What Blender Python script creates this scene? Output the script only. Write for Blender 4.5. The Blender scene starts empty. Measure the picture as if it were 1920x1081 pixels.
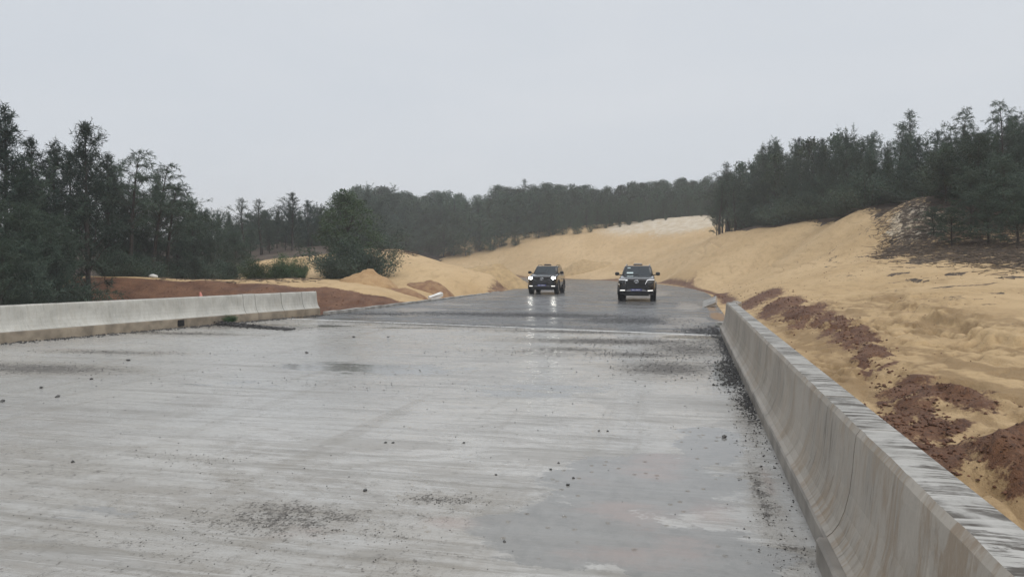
import bpy, bmesh, math, random
import numpy as np
from mathutils import Vector, Matrix

random.seed(7)
rng = np.random.default_rng(7)
S = bpy.context.scene
C = bpy.context.scene.collection

# ------------------------------------------------------------------ camera
F_PX, CX, CY, W_PX = 1400.0, 960.0, 540.5, 1920.0
EYE = 1.70
YAW = math.radians(13.4)
PITCH = math.atan(40.5 / F_PX)
cam_d = bpy.data.cameras.new('camera')
cam_d.lens = 36.0 * F_PX / W_PX
cam_d.sensor_width = 36.0
cam_d.clip_start = 0.05
cam_d.clip_end = 3000
cam = bpy.data.objects.new('camera', cam_d)
C.objects.link(cam)
cam.location = (0, 0, EYE)
cam.rotation_euler = (math.pi / 2 - PITCH, 0, YAW)
S.camera = cam

# ------------------------------------------------------------------ world, sun, exposure
SUN_EL, SUN_AZ = math.radians(62), math.radians(130)   # azimuth clockwise from +Y
wd = bpy.data.worlds.new('World')
S.world = wd
wd.use_nodes = True
nt = wd.node_tree
for n in list(nt.nodes):
    nt.nodes.remove(n)
sky = nt.nodes.new('ShaderNodeTexSky')
sky.sky_type = 'NISHITA'
sky.sun_disc = False
sky.sun_elevation = SUN_EL
sky.sun_rotation = SUN_AZ
sky.dust_density = 4.0
sky.air_density = 1.0
mixs = nt.nodes.new('ShaderNodeMix')
mixs.data_type = 'RGBA'
mixs.inputs['Factor'].default_value = 0.93          # thick overcast veils the clear sky
mixs.inputs['B'].default_value = (6.28, 6.50, 6.86, 1)
bg = nt.nodes.new('ShaderNodeBackground')
bg.inputs['Strength'].default_value = 0.105
wo = nt.nodes.new('ShaderNodeOutputWorld')
cn = nt.nodes.new('ShaderNodeTexNoise'); cn.inputs['Scale'].default_value = 2.2; cn.inputs['Detail'].default_value = 5; cn.inputs['Distortion'].default_value = .4
cm_ = nt.nodes.new('ShaderNodeMapping'); cm_.inputs['Scale'].default_value = (1, 1, 3.5)
ct_ = nt.nodes.new('ShaderNodeTexCoord'); nt.links.new(ct_.outputs['Generated'], cm_.inputs[0]); nt.links.new(cm_.outputs[0], cn.inputs['Vector'])
cx_ = nt.nodes.new('ShaderNodeMix'); cx_.data_type = 'RGBA'; cx_.inputs['A'].default_value = (5.92, 6.28, 6.72, 1); cx_.inputs['B'].default_value = (6.38, 6.64, 6.98, 1)
cr_ = nt.nodes.new('ShaderNodeMapRange'); cr_.inputs[1].default_value = .3; cr_.inputs[2].default_value = .7
nt.links.new(cn.outputs['Fac'], cr_.inputs[0]); nt.links.new(cr_.outputs[0], cx_.inputs['Factor']); nt.links.new(cx_.outputs['Result'], mixs.inputs['B'])
nt.links.new(sky.outputs[0], mixs.inputs['A'])
nt.links.new(mixs.outputs['Result'], bg.inputs[0])
nt.links.new(bg.outputs[0], wo.inputs[0])

sun_d = bpy.data.lights.new('sun', 'SUN')
sun_d.energy = 1.5
sun_d.angle = math.radians(70)
sun_d.color = (1.0, 0.965, 0.915)
sun = bpy.data.objects.new('sun', sun_d)
C.objects.link(sun)
sdir = Vector((math.sin(SUN_AZ) * math.cos(SUN_EL), math.cos(SUN_AZ) * math.cos(SUN_EL), math.sin(SUN_EL)))
sun.rotation_euler = sdir.to_track_quat('Z', 'Y').to_euler()
sun.location = (0, 0, 60)

S.view_settings.view_transform = 'Standard'
S.view_settings.look = 'None'
S.view_settings.exposure = 0.1
S.view_settings.gamma = 1.0
S.render.engine = 'CYCLES'
S.cycles.use_denoising = True
S.cycles.max_bounces = 6
S.cycles.diffuse_bounces = 2
S.cycles.glossy_bounces = 3
S.cycles.transparent_max_bounces = 8
S.cycles.volume_bounces = 1
S.cycles.use_fast_gi = False

# ------------------------------------------------------------------ helpers
CYAW, SYAW = math.cos(YAW), math.sin(YAW)
RM = np.array(cam.rotation_euler.to_matrix())


def ray(px, py):
    """direction through a picture point, scaled to one metre of horizontal depth"""
    d = RM @ np.array([(px - CX) / F_PX, -(py - CY) / F_PX, -1.0])
    dep = -d[0] * SYAW + d[1] * CYAW
    return d / dep


def at(px, py, D):
    d = ray(px, py) * D
    return d[0], d[1], EYE + d[2]


def ground0(px, py, z=0.0):
    d = ray(px, py)
    t = (z - EYE) / d[2]
    return d[0] * t, d[1] * t


def sm(a, b, x):
    t = np.clip((x - a) / (b - a), 0, 1)
    return t * t * (3 - 2 * t)


_perm = np.random.default_rng(3).permutation(1024)
_gx = np.cos(np.linspace(0, 2 * np.pi, 1024, endpoint=False))
_gy = np.sin(np.linspace(0, 2 * np.pi, 1024, endpoint=False))


def noise(x, y):
    x = np.asarray(x, float); y = np.asarray(y, float)
    xi = np.floor(x).astype(np.int64); yi = np.floor(y).astype(np.int64)
    xf = x - xi; yf = y - yi
    u = xf ** 3 * (xf * (xf * 6 - 15) + 10); v = yf ** 3 * (yf * (yf * 6 - 15) + 10)

    def g(ix, iy, fx, fy):
        h = _perm[(_perm[ix & 1023] + iy) & 1023]
        return _gx[h] * fx + _gy[h] * fy
    a = g(xi, yi, xf, yf); b = g(xi + 1, yi, xf - 1, yf)
    c = g(xi, yi + 1, xf, yf - 1); d = g(xi + 1, yi + 1, xf - 1, yf - 1)
    return (a * (1 - u) + b * u) * (1 - v) + (c * (1 - u) + d * u) * v


def fbm(x, y, o=4, g=0.5):
    s, a = 0, 1.0
    for i in range(o):
        s = s + a * noise(x + 17.3 * i, y - 9.1 * i)
        x = x * 2.03; y = y * 2.03; a *= g
    return s


def tag(o, label=None, cat=None, group=None, kind=None):
    if label: o['label'] = label
    if cat: o['category'] = cat
    if group: o['group'] = group
    if kind: o['kind'] = kind
    return o


def mesh_obj(name, verts, faces, mat, parent=None, smooth=False):
    me = bpy.data.meshes.new(name)
    me.from_pydata([tuple(map(float, v)) for v in verts], [], faces)
    me.update()
    if smooth:
        me.polygons.foreach_set('use_smooth', [True] * len(me.polygons))
    if mat: me.materials.append(mat)
    o = bpy.data.objects.new(name, me)
    C.objects.link(o)
    if parent: o.parent = parent
    return o


def bm_obj(name, bm, mat, parent=None, smooth=False):
    me = bpy.data.meshes.new(name)
    bmesh.ops.recalc_face_normals(bm, faces=bm.faces)
    bm.to_mesh(me); bm.free()
    if smooth:
        me.polygons.foreach_set('use_smooth', [True] * len(me.polygons))
    if mat: me.materials.append(mat)
    o = bpy.data.objects.new(name, me)
    C.objects.link(o)
    if parent: o.parent = parent
    return o


def empty(name, loc=(0, 0, 0), rz=0):
    o = bpy.data.objects.new(name, None)
    C.objects.link(o)
    o.location = loc; o.rotation_euler = (0, 0, rz)
    o.empty_display_size = 0.3
    return o


def np_mesh(name, V, Q, mat, smooth=True, col=None, colname='soil'):
    """fast mesh from numpy arrays (quads or tris)"""
    me = bpy.data.meshes.new(name)
    k = Q.shape[1]
    me.vertices.add(len(V)); me.vertices.foreach_set('co', V.astype(np.float32).ravel())
    me.loops.add(Q.size); me.loops.foreach_set('vertex_index', Q.astype(np.int32).ravel())
    me.polygons.add(len(Q))
    me.polygons.foreach_set('loop_start', np.arange(0, Q.size, k, dtype=np.int32))
    me.polygons.foreach_set('loop_total', np.full(len(Q), k, dtype=np.int32))
    if smooth: me.polygons.foreach_set('use_smooth', np.ones(len(Q), dtype=bool))
    if col is not None:
        at_ = me.color_attributes.new(colname, 'FLOAT_COLOR', 'POINT')
        at_.data.foreach_set('color', col.astype(np.float32).ravel())
    me.update(); me.validate()
    me.materials.append(mat)
    return me


def link(name, me, parent=None):
    o = bpy.data.objects.new(name, me); C.objects.link(o)
    if parent: o.parent = parent
    return o


# ------------------------------------------------------------------ node material helpers
class NM:
    def __init__(s, name):
        s.m = bpy.data.materials.new(name); s.m.use_nodes = True
        s.t = s.m.node_tree; s.b = s.t.nodes['Principled BSDF']

    def n(s, typ, **kw):
        nd = s.t.nodes.new(typ)
        for k, v in kw.items():
            setattr(nd, k, v)
        return nd

    def l(s, a, b): s.t.links.new(a, b)

    def coord(s, scale=(1, 1, 1), rot=(0, 0, 0), kind='Object'):
        tc = s.n('ShaderNodeTexCoord'); mp = s.n('ShaderNodeMapping')
        mp.inputs['Scale'].default_value = scale; mp.inputs['Rotation'].default_value = rot
        s.l(tc.outputs[kind], mp.inputs[0]); return mp.outputs[0]

    def noise(s, vec, scale, detail=4, rough=0.5, dist=0.0):
        nd = s.n('ShaderNodeTexNoise')
        nd.inputs['Scale'].default_value = scale; nd.inputs['Detail'].default_value = detail
        nd.inputs['Roughness'].default_value = rough; nd.inputs['Distortion'].default_value = dist
        s.l(vec, nd.inputs['Vector']); return nd.outputs['Fac']

    def ramp(s, fac, a, b, lo=0.0, hi=1.0):
        mr = s.n('ShaderNodeMapRange', interpolation_type='SMOOTHSTEP')
        mr.inputs[1].default_value = a; mr.inputs[2].default_value = b
        mr.inputs[3].default_value = lo; mr.inputs[4].default_value = hi
        s.l(fac, mr.inputs[0]); return mr.outputs[0]

    def math(s, op, a, b=None):
        nd = s.n('ShaderNodeMath', operation=op)
        for i, x in enumerate((a, b)):
            if x is None: continue
            if isinstance(x, (int, float)): nd.inputs[i].default_value = x
            else: s.l(x, nd.inputs[i])
        return nd.outputs[0]

    def mix(s, fac, a, b, mode='MIX'):
        nd = s.n('ShaderNodeMix', data_type='RGBA', blend_type=mode)
        for key, x in (('Factor', fac), ('A', a), ('B', b)):
            if isinstance(x, (int, float)): nd.inputs[key].default_value = x
            elif isinstance(x, tuple): nd.inputs[key].default_value = (*x, 1)
            else: s.l(x, nd.inputs[key])
        return nd.outputs['Result']

    def mixf(s, fac, a, b):
        nd = s.n('ShaderNodeMix', data_type='FLOAT')
        for i, x in ((0, fac), (2, a), (3, b)):
            if isinstance(x, (int, float)): nd.inputs[i].default_value = x
            else: s.l(x, nd.inputs[i])
        return nd.outputs[0]

    def attr(s, name):
        nd = s.n('ShaderNodeAttribute'); nd.attribute_name = name
        sp = s.n('ShaderNodeSeparateColor'); s.l(nd.outputs['Color'], sp.inputs[0])
        return sp.outputs[0], sp.outputs[1], sp.outputs[2]

    def bump(s, h, strength, dist, prev=None):
        nd = s.n('ShaderNodeBump'); nd.inputs['Distance'].default_value = dist
        if isinstance(strength, (int, float)): nd.inputs['Strength'].default_value = strength
        else: s.l(strength, nd.inputs['Strength'])
        s.l(h, nd.inputs['Height'])
        if prev is not None: s.l(prev, nd.inputs['Normal'])
        return nd.outputs[0]

    def out(s, color=None, rough=None, normal=None, **kw):
        for key, x in (('Base Color', color), ('Roughness', rough), ('Normal', normal)):
            if x is None: continue
            if isinstance(x, (int, float)): s.b.inputs[key].default_value = x
            elif isinstance(x, tuple): s.b.inputs[key].default_value = (*x, 1)
            else: s.l(x, s.b.inputs[key])
        for k, v in kw.items():
            s.b.inputs[k].default_value = v
        return s.m


def plain(name, col, rough=0.5, metal=0.0, var=0.12, scale=8.0, **kw):
    m = NM(name); v = m.coord()
    f = m.noise(v, scale, 3)
    c = m.mix(m.ramp(f, .3, .7), tuple(x * (1 - var) for x in col), tuple(min(1, x * (1 + var)) for x in col))
    return m.out(c, rough, None, Metallic=metal, **kw)


# ---- terrain soil: sand / red clay / leaf litter / white sand by vertex mask
def mat_ground():
    m = NM('sand_ground'); v = m.coord()
    r, g, b = m.attr('soil')
    an = m.n('ShaderNodeAttribute'); an.attribute_name = 'damp_and_shade'; wet = an.outputs['Fac']  # mask holds wet sand plus painted shading of the track lines
    big = m.noise(v, .12, 5, .6); mid = m.noise(v, .9, 6, .65); fine = m.noise(v, 14, 4, .7)
    streak = m.noise(m.coord((1.1, .35, 1.1), (0, 0, .5)), 1.6, 6, .68, .6)
    sand = m.mix(m.ramp(big, .32, .68), (.49, .345, .185), (.57, .415, .238))
    sand = m.mix(m.ramp(streak, .45, .72, 0, .6), sand, (.36, .245, .13))
    sand = m.mix(m.ramp(mid, .5, .75, 0, .35), sand, (.58, .42, .235))
    sand = m.mix(m.ramp(fine, .56, .72, 0, .45), sand, (.245, .16, .085))
    white = m.mix(m.ramp(mid, .35, .65), (.60, .53, .43), (.49, .40, .28))
    clay = m.mix(m.ramp(mid, .35, .65), (.125, .055, .028), (.21, .105, .055))
    clay = m.mix(m.ramp(fine, .45, .7, 0, .7), clay, (.055, .026, .017))
    hum = m.mix(m.ramp(mid, .35, .65), (.05, .038, .03), (.105, .08, .06))
    hum = m.mix(m.ramp(fine, .55, .7, 0, .6), hum, (.2, .16, .12))
    br = m.math('MULTIPLY', m.math('SUBTRACT', m.noise(v, 3.2, 6, .72), .5), 1.3)

    def edge(mask):
        return m.ramp(m.math('ADD', mask, br), .40, .60)
    sand = m.mix(m.math('MULTIPLY', m.ramp(m.math('ADD', wet, m.math('MULTIPLY', br, .8)), .2, 1.0), .66), sand, (.20, .128, .062))
    c = m.mix(edge(b), sand, white)
    c = m.mix(edge(g), c, hum)
    er = m.ramp(m.math('ADD', m.math('ADD', r, m.math('MULTIPLY', br, 1.1)), m.math('MULTIPLY', m.math('SUBTRACT', fine, .5), 1.2)), .36, .74)
    c = m.mix(er, c, clay)
    rough = m.mixf(er, .85, .6)
    h = m.math('ADD', m.math('MULTIPLY', fine, .4), m.math('ADD', mid, streak))
    nb = m.bump(h, .6, .12)
    nb = m.bump(m.noise(v, 45, 3, .7), m.mixf(er, .4, 1.0), .03, nb)
    return m.out(c, rough, nb, **{'Specular IOR Level': .25})


def mat_deck():
    m = NM('wet_concrete_deck'); v = m.coord()
    r, g, b = m.attr('wear')
    big = m.noise(v, .25, 4, .6)
    st = m.noise(m.coord((.16, 2.2, 1), (0, 0, .03)), 1.5, 9, .74, .35)          # transverse broom and scrape lines
    st2 = m.noise(m.coord((.35, 8, 1), (0, 0, -.02)), 1.5, 7, .72, .25)
    st3 = m.noise(m.coord((.10, 5.0, 1), (0, 0, .06)), 1.4, 6, .7, .15)
    sw = m.noise(m.coord((.5, .8, 1), (0, 0, .6)), .9, 9, .72, 1.2)                # film of water
    mot = m.noise(m.coord((1.0, .7, 1)), 7.0, 7, .78)
    spk = m.math('ADD', m.math('MULTIPLY', m.noise(m.coord((1.0, .6, 1)), 11, 5, .8), .5), m.math('MULTIPLY', m.noise(m.coord((1.0, .7, 1)), 48, 4, .75), .5)); grit = m.noise(v, 70, 3, .7)
    br = m.math('MULTIPLY', m.math('SUBTRACT', m.noise(m.coord((.6, 1.5, 1)), 1.7, 10, .78, .4), .5), 1.5)
    film = m.ramp(m.math('ADD', sw, m.math('MULTIPLY', m.math('SUBTRACT', st2, .5), .6)), .42, .53)
    pd = m.ramp(m.math('ADD', g, m.math('MULTIPLY', br, .8)), .47, .54)
    pk = m.ramp(m.math('ADD', b, m.math('MULTIPLY', br, 1.4)), .30, .95)
    c = m.mix(m.ramp(big, .35, .65), (.49, .48, .455), (.425, .422, .408))
    c = m.mix(m.math('MULTIPLY', m.math('SUBTRACT', 1.0, film), .5), c, (.215, .20, .178))  # sheen contrast put into colour: slab painted darker where the film is absent
    c = m.mix(m.ramp(st, .52, .62, 0, .55), c, (.20, .188, .165))
    c = m.mix(m.ramp(st3, .56, .62, 0, .35), c, (.19, .178, .155))
    trk = m.noise(m.coord((1.4, .07, 1), (0, 0, .02)), 1.3, 5, .6, .2)              # tyre smears along the carriageway
    c = m.mix(m.ramp(trk, .54, .66, 0, .35), c, (.23, .21, .178))
    mud = m.ramp(m.math('ADD', m.math('MULTIPLY', r, 1.0), m.math('MULTIPLY', br, 1.0)), .12, .62)
    c = m.mix(m.math('MULTIPLY', mud, .5), c, (.235, .205, .162))
    c = m.mix(m.ramp(st2, .36, .44, .45, 0), c, (.52, .515, .495))
    c = m.mix(m.ramp(mot, .54, .64, 0, .45), c, (.165, .154, .135))
    # standing water shows the darker soaked slab and red silt below
    c = m.mix(m.math('MULTIPLY', pd, .8), c, m.mix(m.ramp(mot, .35, .65), (.165, .165, .155), (.225, .22, .207)))
    c = m.mix(m.math('MULTIPLY', pk, .5), c, (.33, .25, .22))
    # chips and grit: the denser the drift, the more of the slab they cover
    gm = m.math('MULTIPLY', m.math('ADD', r, m.math('MULTIPLY', br, .6)), .27)
    chips = m.ramp(m.math('ADD', spk, gm), .655, .74)
    chips = m.math('MULTIPLY', chips, m.mixf(pd, 1.0, .35))
    cc = m.mix(m.ramp(grit, .42, .6), (.045, .042, .038), (.115, .10, .085))
    c = m.mix(m.math('MULTIPLY', chips, .88), c, cc)
    c = m.mix(m.ramp(grit, .66, .74, 0, .45), c, (.60, .59, .565))
    ro = m.mixf(film, .36, .10)
    ro = m.mixf(m.ramp(st, .52, .66), ro, .42)
    ro = m.mixf(m.ramp(mot, .54, .66), ro, .36)
    ro = m.mixf(pd, ro, .09)
    ro = m.mixf(chips, ro, .55)
    dry = m.math('SUBTRACT', 1.0, m.math('MULTIPLY', pd, .94))
    nb = m.bump(st, m.math('MULTIPLY', dry, .4), .02)
    nb = m.bump(st2, m.math('MULTIPLY', dry, .35), .008, nb)
    nb = m.bump(spk, m.math('MULTIPLY', m.math('ADD', m.math('MULTIPLY', chips, .9), .2), dry), .02, nb)
    vo = m.n('ShaderNodeTexVoronoi'); vo.inputs['Scale'].default_value = 7.0       # drops hitting the film of water
    m.l(v, vo.inputs['Vector'])
    rp = m.n('ShaderNodeMath', operation='SINE'); m.l(m.math('MULTIPLY', vo.outputs['Distance'], 70.0), rp.inputs[0])
    rip = m.math('MULTIPLY', rp.outputs[0], m.ramp(vo.outputs['Distance'], .04, .2, 1, 0))
    nb = m.bump(rip, .5, .006, nb)
    return m.out(c, ro, nb, IOR=1.47)


def mat_asphalt():
    m = NM('wet_asphalt'); v = m.coord()
    r, g, b = m.attr('wear')
    big = m.noise(v, .12, 4, .6); st = m.noise(m.coord((.3, .8, 1)), 1.2, 9, .76, .4)
    spk = m.noise(m.coord((1, .45, 1)), 9, 6, .8); mid = m.noise(m.coord((1, .5, 1)), 1.6, 8, .75)
    c = m.mix(m.ramp(big, .35, .65), (.075, .075, .077), (.115, .115, .115))
    c = m.mix(m.ramp(mid, .48, .62, 0, .6), c, (.17, .168, .163))
    br = m.math('MULTIPLY', m.math('SUBTRACT', m.noise(m.coord((.5, .9, 1)), 1.3, 9, .76, .4), .5), 1.4)
    pd = m.ramp(m.math('ADD', g, br), .46, .56)
    cl = m.ramp(m.math('ADD', b, br), .4, .7)
    c = m.mix(m.math('MULTIPLY', pd, .65), c, (.28, .28, .28))
    chips = m.ramp(m.math('ADD', spk, m.math('MULTIPLY', m.math('ADD', r, m.math('MULTIPLY', br, .4)), .40)), .66, .74)
    c = m.mix(m.math('MULTIPLY', chips, .85), c, (.04, .038, .037))
    c = m.mix(m.math('MULTIPLY', cl, .85), c, (.28, .18, .10))
    ro = m.mixf(m.ramp(st, .44, .6), .2, .44)
    ro = m.mixf(chips, ro, .6); ro = m.mixf(pd, ro, .22); ro = m.mixf(cl, ro, .75)
    nb = m.bump(m.math('ADD', mid, m.math('MULTIPLY', spk, .5)), m.math('MULTIPLY', m.math('SUBTRACT', 1.0, pd), .25), .03)
    return m.out(c, ro, nb, IOR=1.36)


def mat_barrier(name, light, stain, dark, stain_amt):
    """cast concrete: runs down the face, trowel marks across the top"""
    m = NM(name); v = m.coord()
    geo = m.n('ShaderNodeNewGeometry'); sp = m.n('ShaderNodeSeparateXYZ'); m.l(geo.outputs['Normal'], sp.inputs[0])
    top = m.ramp(sp.outputs[2], .75, .92)
    runs = m.noise(m.coord((.8, 4.2, 1.1), (.55, .0, 0)), 1.3, 8, .72, .9)
    runs2 = m.noise(m.coord((.6, 15, 1.6), (.4, 0, 0)), 1.4, 6, .7, .5)
    blot = m.noise(v, 1.3, 6, .66, .6); fine = m.noise(v, 40, 3, .7)
    c = m.mix(m.ramp(blot, .35, .65), light, tuple(x * .78 for x in light))
    c = m.mix(m.ramp(runs, .46, .62, 0, stain_amt), c, stain)
    c = m.mix(m.math('MULTIPLY', m.ramp(runs2, .50, .66, 0, stain_amt), m.ramp(blot, .42, .62)), c, dark)
    c = m.mix(m.ramp(runs2, .26, .42, stain_amt * .6, 0), c, tuple(min(1, x * 1.45) for x in light))
    tr = m.noise(m.coord((1.5, 13, 1), (0, 0, .16)), 1.25, 8, .72, 1.0)
    tb = m.noise(v, 2.4, 5, .65, .5)
    ct = m.mix(m.ramp(blot, .3, .7), (.47, .46, .435), (.33, .32, .295))
    ct = m.mix(m.math('MULTIPLY', m.ramp(tr, .47, .54), m.ramp(tb, .36, .56, .15, .95)), ct, (.06, .05, .038))
    c = m.mix(top, c, ct)
    c = m.mix(m.ramp(fine, .55, .75, 0, .35), c, tuple(x * .45 for x in light))
    ro = m.mixf(m.ramp(runs, .4, .65), .5, .3)
    ro = m.mixf(top, ro, .6)
    nb = m.bump(runs2, .12, .01)
    nb = m.bump(tr, m.math('MULTIPLY', top, .7), .012, nb)
    nb = m.bump(fine, .25, .004, nb)
    return m.out(c, ro, nb)


def mat_foliage(name, a, b):
    m = NM(name); v = m.coord()
    oi = m.n('ShaderNodeObjectInfo')
    f = m.noise(v, 1.4, 3, .6); f2 = m.noise(v, 9.0, 2, .5)
    c = m.mix(m.ramp(f, .3, .7), a, b)
    c = m.mix(m.ramp(f2, .45, .75, 0, .5), c, tuple(min(1, x * 1.7) for x in b))
    hs = m.n('ShaderNodeHueSaturation')
    m.l(m.math('ADD', m.math('MULTIPLY', oi.outputs['Random'], .5), .75), hs.inputs['Value'])
    m.l(m.math('ADD', m.math('MULTIPLY', oi.outputs['Random'], .04), .48), hs.inputs['Hue'])
    m.l(c, hs.inputs['Color'])
    return m.out(hs.outputs[0], .6, None, **{'Specular IOR Level': .2})


M = {
    'ground': mat_ground(), 'deck': mat_deck(), 'asphalt': mat_asphalt(),
    'barrier_r': mat_barrier('stained_concrete', (.40, .362, .31), (.255, .19, .125), (.11, .092, .07), .95),
    'barrier_l': mat_barrier('pale_concrete', (.53, .52, .475), (.42, .40, .345), (.26, .245, .205), .55),
    'plinth_l': plain('damp_plinth_concrete', (.27, .225, .17), .55, 0, .3, 3),
    'plinth_r': plain('damp_plinth_concrete_grey', (.25, .225, .195), .5, 0, .3, 3),
    'bark': plain('bark', (.045, .038, .032), .9, 0, .3, 6),
    'cas': mat_foliage('casuarina_needles', (.034, .055, .040), (.072, .104, .072)),
    'cas_dark': mat_foliage('casuarina_needles_dark', (.019, .034, .027), (.040, .063, .047)),
    'wood': mat_foliage('woodland_leaves', (.030, .052, .034), (.066, .098, .056)),
    'shrub': mat_foliage('shrub_leaves', (.032, .062, .030), (.07, .115, .05)),
    'gravel': plain('wet_gravel', (.045, .043, .042), .45, 0, .6, 25),
    'stone': plain('dark_stone', (.05, .048, .046), .4, 0, .4, 20),
    'twig': plain('dead_twigs', (.10, .075, .055), .85, 0, .5, 4),
    'clay': plain('red_clay_lump', (.12, .055, .03), .75, 0, .45, 12),
    'paint': NM('black_car_paint').out((.006, .0065, .008), .16, None, **{'Coat Weight': .6, 'Coat Roughness': .04}),
    'glass': NM('tinted_glass').out((.030, .037, .042), .05, None, IOR=1.5),
    'blackp': plain('black_plastic', (.010, .010, .011), .5),
    'grime': plain('grime_joint', (.12, .115, .1), .7, 0, .4, 9),
    'rubber': plain('tyre_rubber', (.012, .012, .012), .75),
    'alloy': plain('alloy_rim', (.35, .35, .36), .35, .9),
    'chrome': plain('chrome', (.62, .63, .65), .22, .9),
    'silver': plain('silver_skid_plate', (.22, .22, .235), .4, .5),
    'lens': NM('headlamp_lens').out((.10, .105, .11), .12, None),
    'plate': plain('plate_blue', (.045, .055, .22), .45),
    'ink': plain('plate_characters', (.72, .72, .78), .5),
    'card': plain('windscreen_card', (.55, .66, .66), .6),
    'cone': plain('faded_orange_plastic', (.62, .25, .20), .6),
    'white': plain('white_plastic', (.72, .72, .70), .6),
}


def emit(name, col, s):
    m = NM(name); m.out((.8, .8, .8), .3)
    m.b.inputs['Emission Color'].default_value = (*col, 1); m.b.inputs['Emission Strength'].default_value = s
    return m.m


M['beam'] = emit('lit_headlamp', (1, .97, .88), 32.0)
M['drl'] = emit('lit_running_lamp', (.95, .97, 1), .55)
M['fog'] = emit('lit_fog_lamp', (1, .97, .9), 1.0)

# ------------------------------------------------------------------ road geometry (plan)
RE = 0.95                      # right edge of the carriageway on the straight
V0, RAD = 45.0, 105.0          # the curve to the left starts at V0
ACX = RE - RAD
WROAD = 13.2


def d_right(u, v):
    """signed distance outward from the right-hand road edge"""
    return np.where(v < V0, u - RE, np.hypot(u - ACX, v - V0) - RAD)


def road_pt(s, off):
    """point at chainage s, offset off outward of the right edge"""
    if s <= V0: return RE + off, s
    a = (s - V0) / RAD
    return ACX + (RAD + off) * math.cos(a), V0 + (RAD + off) * math.sin(a)


# ------------------------------------------------------------------ terrain heights: thin plate spline through surveyed points
ctrl = []


def P(px, py, D): ctrl.append(at(px, py, D))


def Q(u, v, z): ctrl.append((u, v, z))


# right bank
for v in (-10, 0, 6, 12, 18): Q(1.3, v, -.02)
for v in (24, 30, 38, 46): Q(2.0, v, .05)
Q(2.4, 6, -.08); Q(3.2, 10, -.02); Q(4.4, 15, .08); Q(5.9, 16, .25); Q(4.0, 22, .22)
Q(8.5, 22, .87); Q(11.6, 30, 1.65); Q(15.6, 40, 2.95); Q(13, 12, 1.2); Q(20, 20, 2.2); Q(30, 30, 3.5)
Q(7.0, 30, .95); Q(8.5, 40, 1.95); Q(6, 4, .3); Q(5.0, 36, .75); Q(5.5, 48, 1.35)
P(1710, 375, 45); P(1600, 399, 55); P(1500, 418, 65); P(1420, 430, 75); P(1350, 440, 82)
P(1640, 470, 42); P(1560, 470, 50); P(1450, 490, 60); P(1340, 470, 74); P(1280, 500, 78)
Q(18, 55, 5.9); Q(17, 70, 6.0); Q(14, 84, 6.0); Q(30, 60, 6.6); Q(22, 46, 4.3); Q(28, 90, 7.5)
# bank round the outside of the curve and the far dune
for s in (62, 80, 100, 118, 136):
    u, v = road_pt(s, 1.6); Q(u, v, .1)
P(1340, 405, 128); P(1270, 408, 132); P(1200, 415, 138); P(1100, 425, 144); P(960, 440, 150); P(860, 452, 155); P(780, 464, 160)
P(1250, 455, 112); P(1150, 465, 120); P(1050, 470, 126); P(960, 480, 134); P(870, 485, 142)
P(1230, 495, 100); P(1130, 505, 108); P(1330, 440, 108); P(1300, 462, 100)
Q(20, 150, 12); Q(-10, 165, 11); Q(-40, 175, 9.5); Q(-70, 180, 7.5); Q(40, 120, 11)
# left side: pit with a red cut face, bench, dunes
for v in (14, 20, 27, 34, 42, 50): Q(-14.6, v, -.55)
Q(-17.5, 24, -.9); Q(-18.5, 32, -.8); Q(-19, 18, -.9); Q(-23, 27, -.8)
P(170, 531, 40); P(400, 533, 41); P(600, 541, 40); P(720, 551, 40); Q(-18, 33, -.7); Q(-24, 32.5, -.75); Q(-29.5, 30.5, -.6); Q(-27, 24, -.9)
P(280, 531, 41); P(500, 536, 41); P(450, 528, 45); P(300, 526, 45)
P(60, 540, 38); Q(-33, 20, -.2); Q(-45, 30, .6); Q(-40, 45, .9)
P(740, 470, 62); P(800, 483, 63); P(860, 497, 62); P(930, 511, 60); P(970, 523, 58); P(690, 470, 64)
P(770, 515, 52); P(850, 525, 52); P(900, 530, 54); P(600, 500, 60); P(700, 525, 48)
P(530, 474, 75); P(450, 480, 80); P(640, 462, 78); P(330, 455, 92); P(150, 460, 95)
P(560, 515, 54); P(420, 522, 48); P(840, 500, 72); P(900, 512, 70)
Q(-45, 95, 4.2); Q(-60, 110, 4.5); Q(-85, 60, 4); Q(-30, 88, 2.3)
# far ring
for a in range(0, 360, 30): Q(-20 + 330 * math.sin(math.radians(a)), 90 + 330 * math.cos(math.radians(a)), 6)
Q(0, -40, 0); Q(-40, -20, 0); Q(40, -20, 1)
CT = np.array(ctrl)


def tps_kernel(r2): return np.where(r2 > 1e-12, .5 * r2 * np.log(r2 + 1e-12), 0)


def tps_fit(ct, lam=2.0):
    n = len(ct); X = ct[:, :2] / 50.0
    K = tps_kernel(((X[:, None] - X[None]) ** 2).sum(-1)) + np.eye(n) * lam * 1e-4
    Pm = np.hstack([np.ones((n, 1)), X])
    A = np.zeros((n + 3, n + 3)); A[:n, :n] = K; A[:n, n:] = Pm; A[n:, :n] = Pm.T
    return X, np.linalg.solve(A, np.concatenate([ct[:, 2], np.zeros(3)]))


TX, TW = tps_fit(CT)


def tps(u, v):
    u = np.asarray(u, float); v = np.asarray(v, float)
    x, y = u.ravel() / 50, v.ravel() / 50
    z = TW[-3] + TW[-2] * x + TW[-1] * y
    for i in range(len(TX)):
        z = z + TW[i] * tps_kernel((x - TX[i, 0]) ** 2 + (y - TX[i, 1]) ** 2)
    return z.reshape(u.shape)


LB0, LB1 = (-16.4, 5.3), (-12.72, 24.1)     # road face of the left barrier


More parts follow.
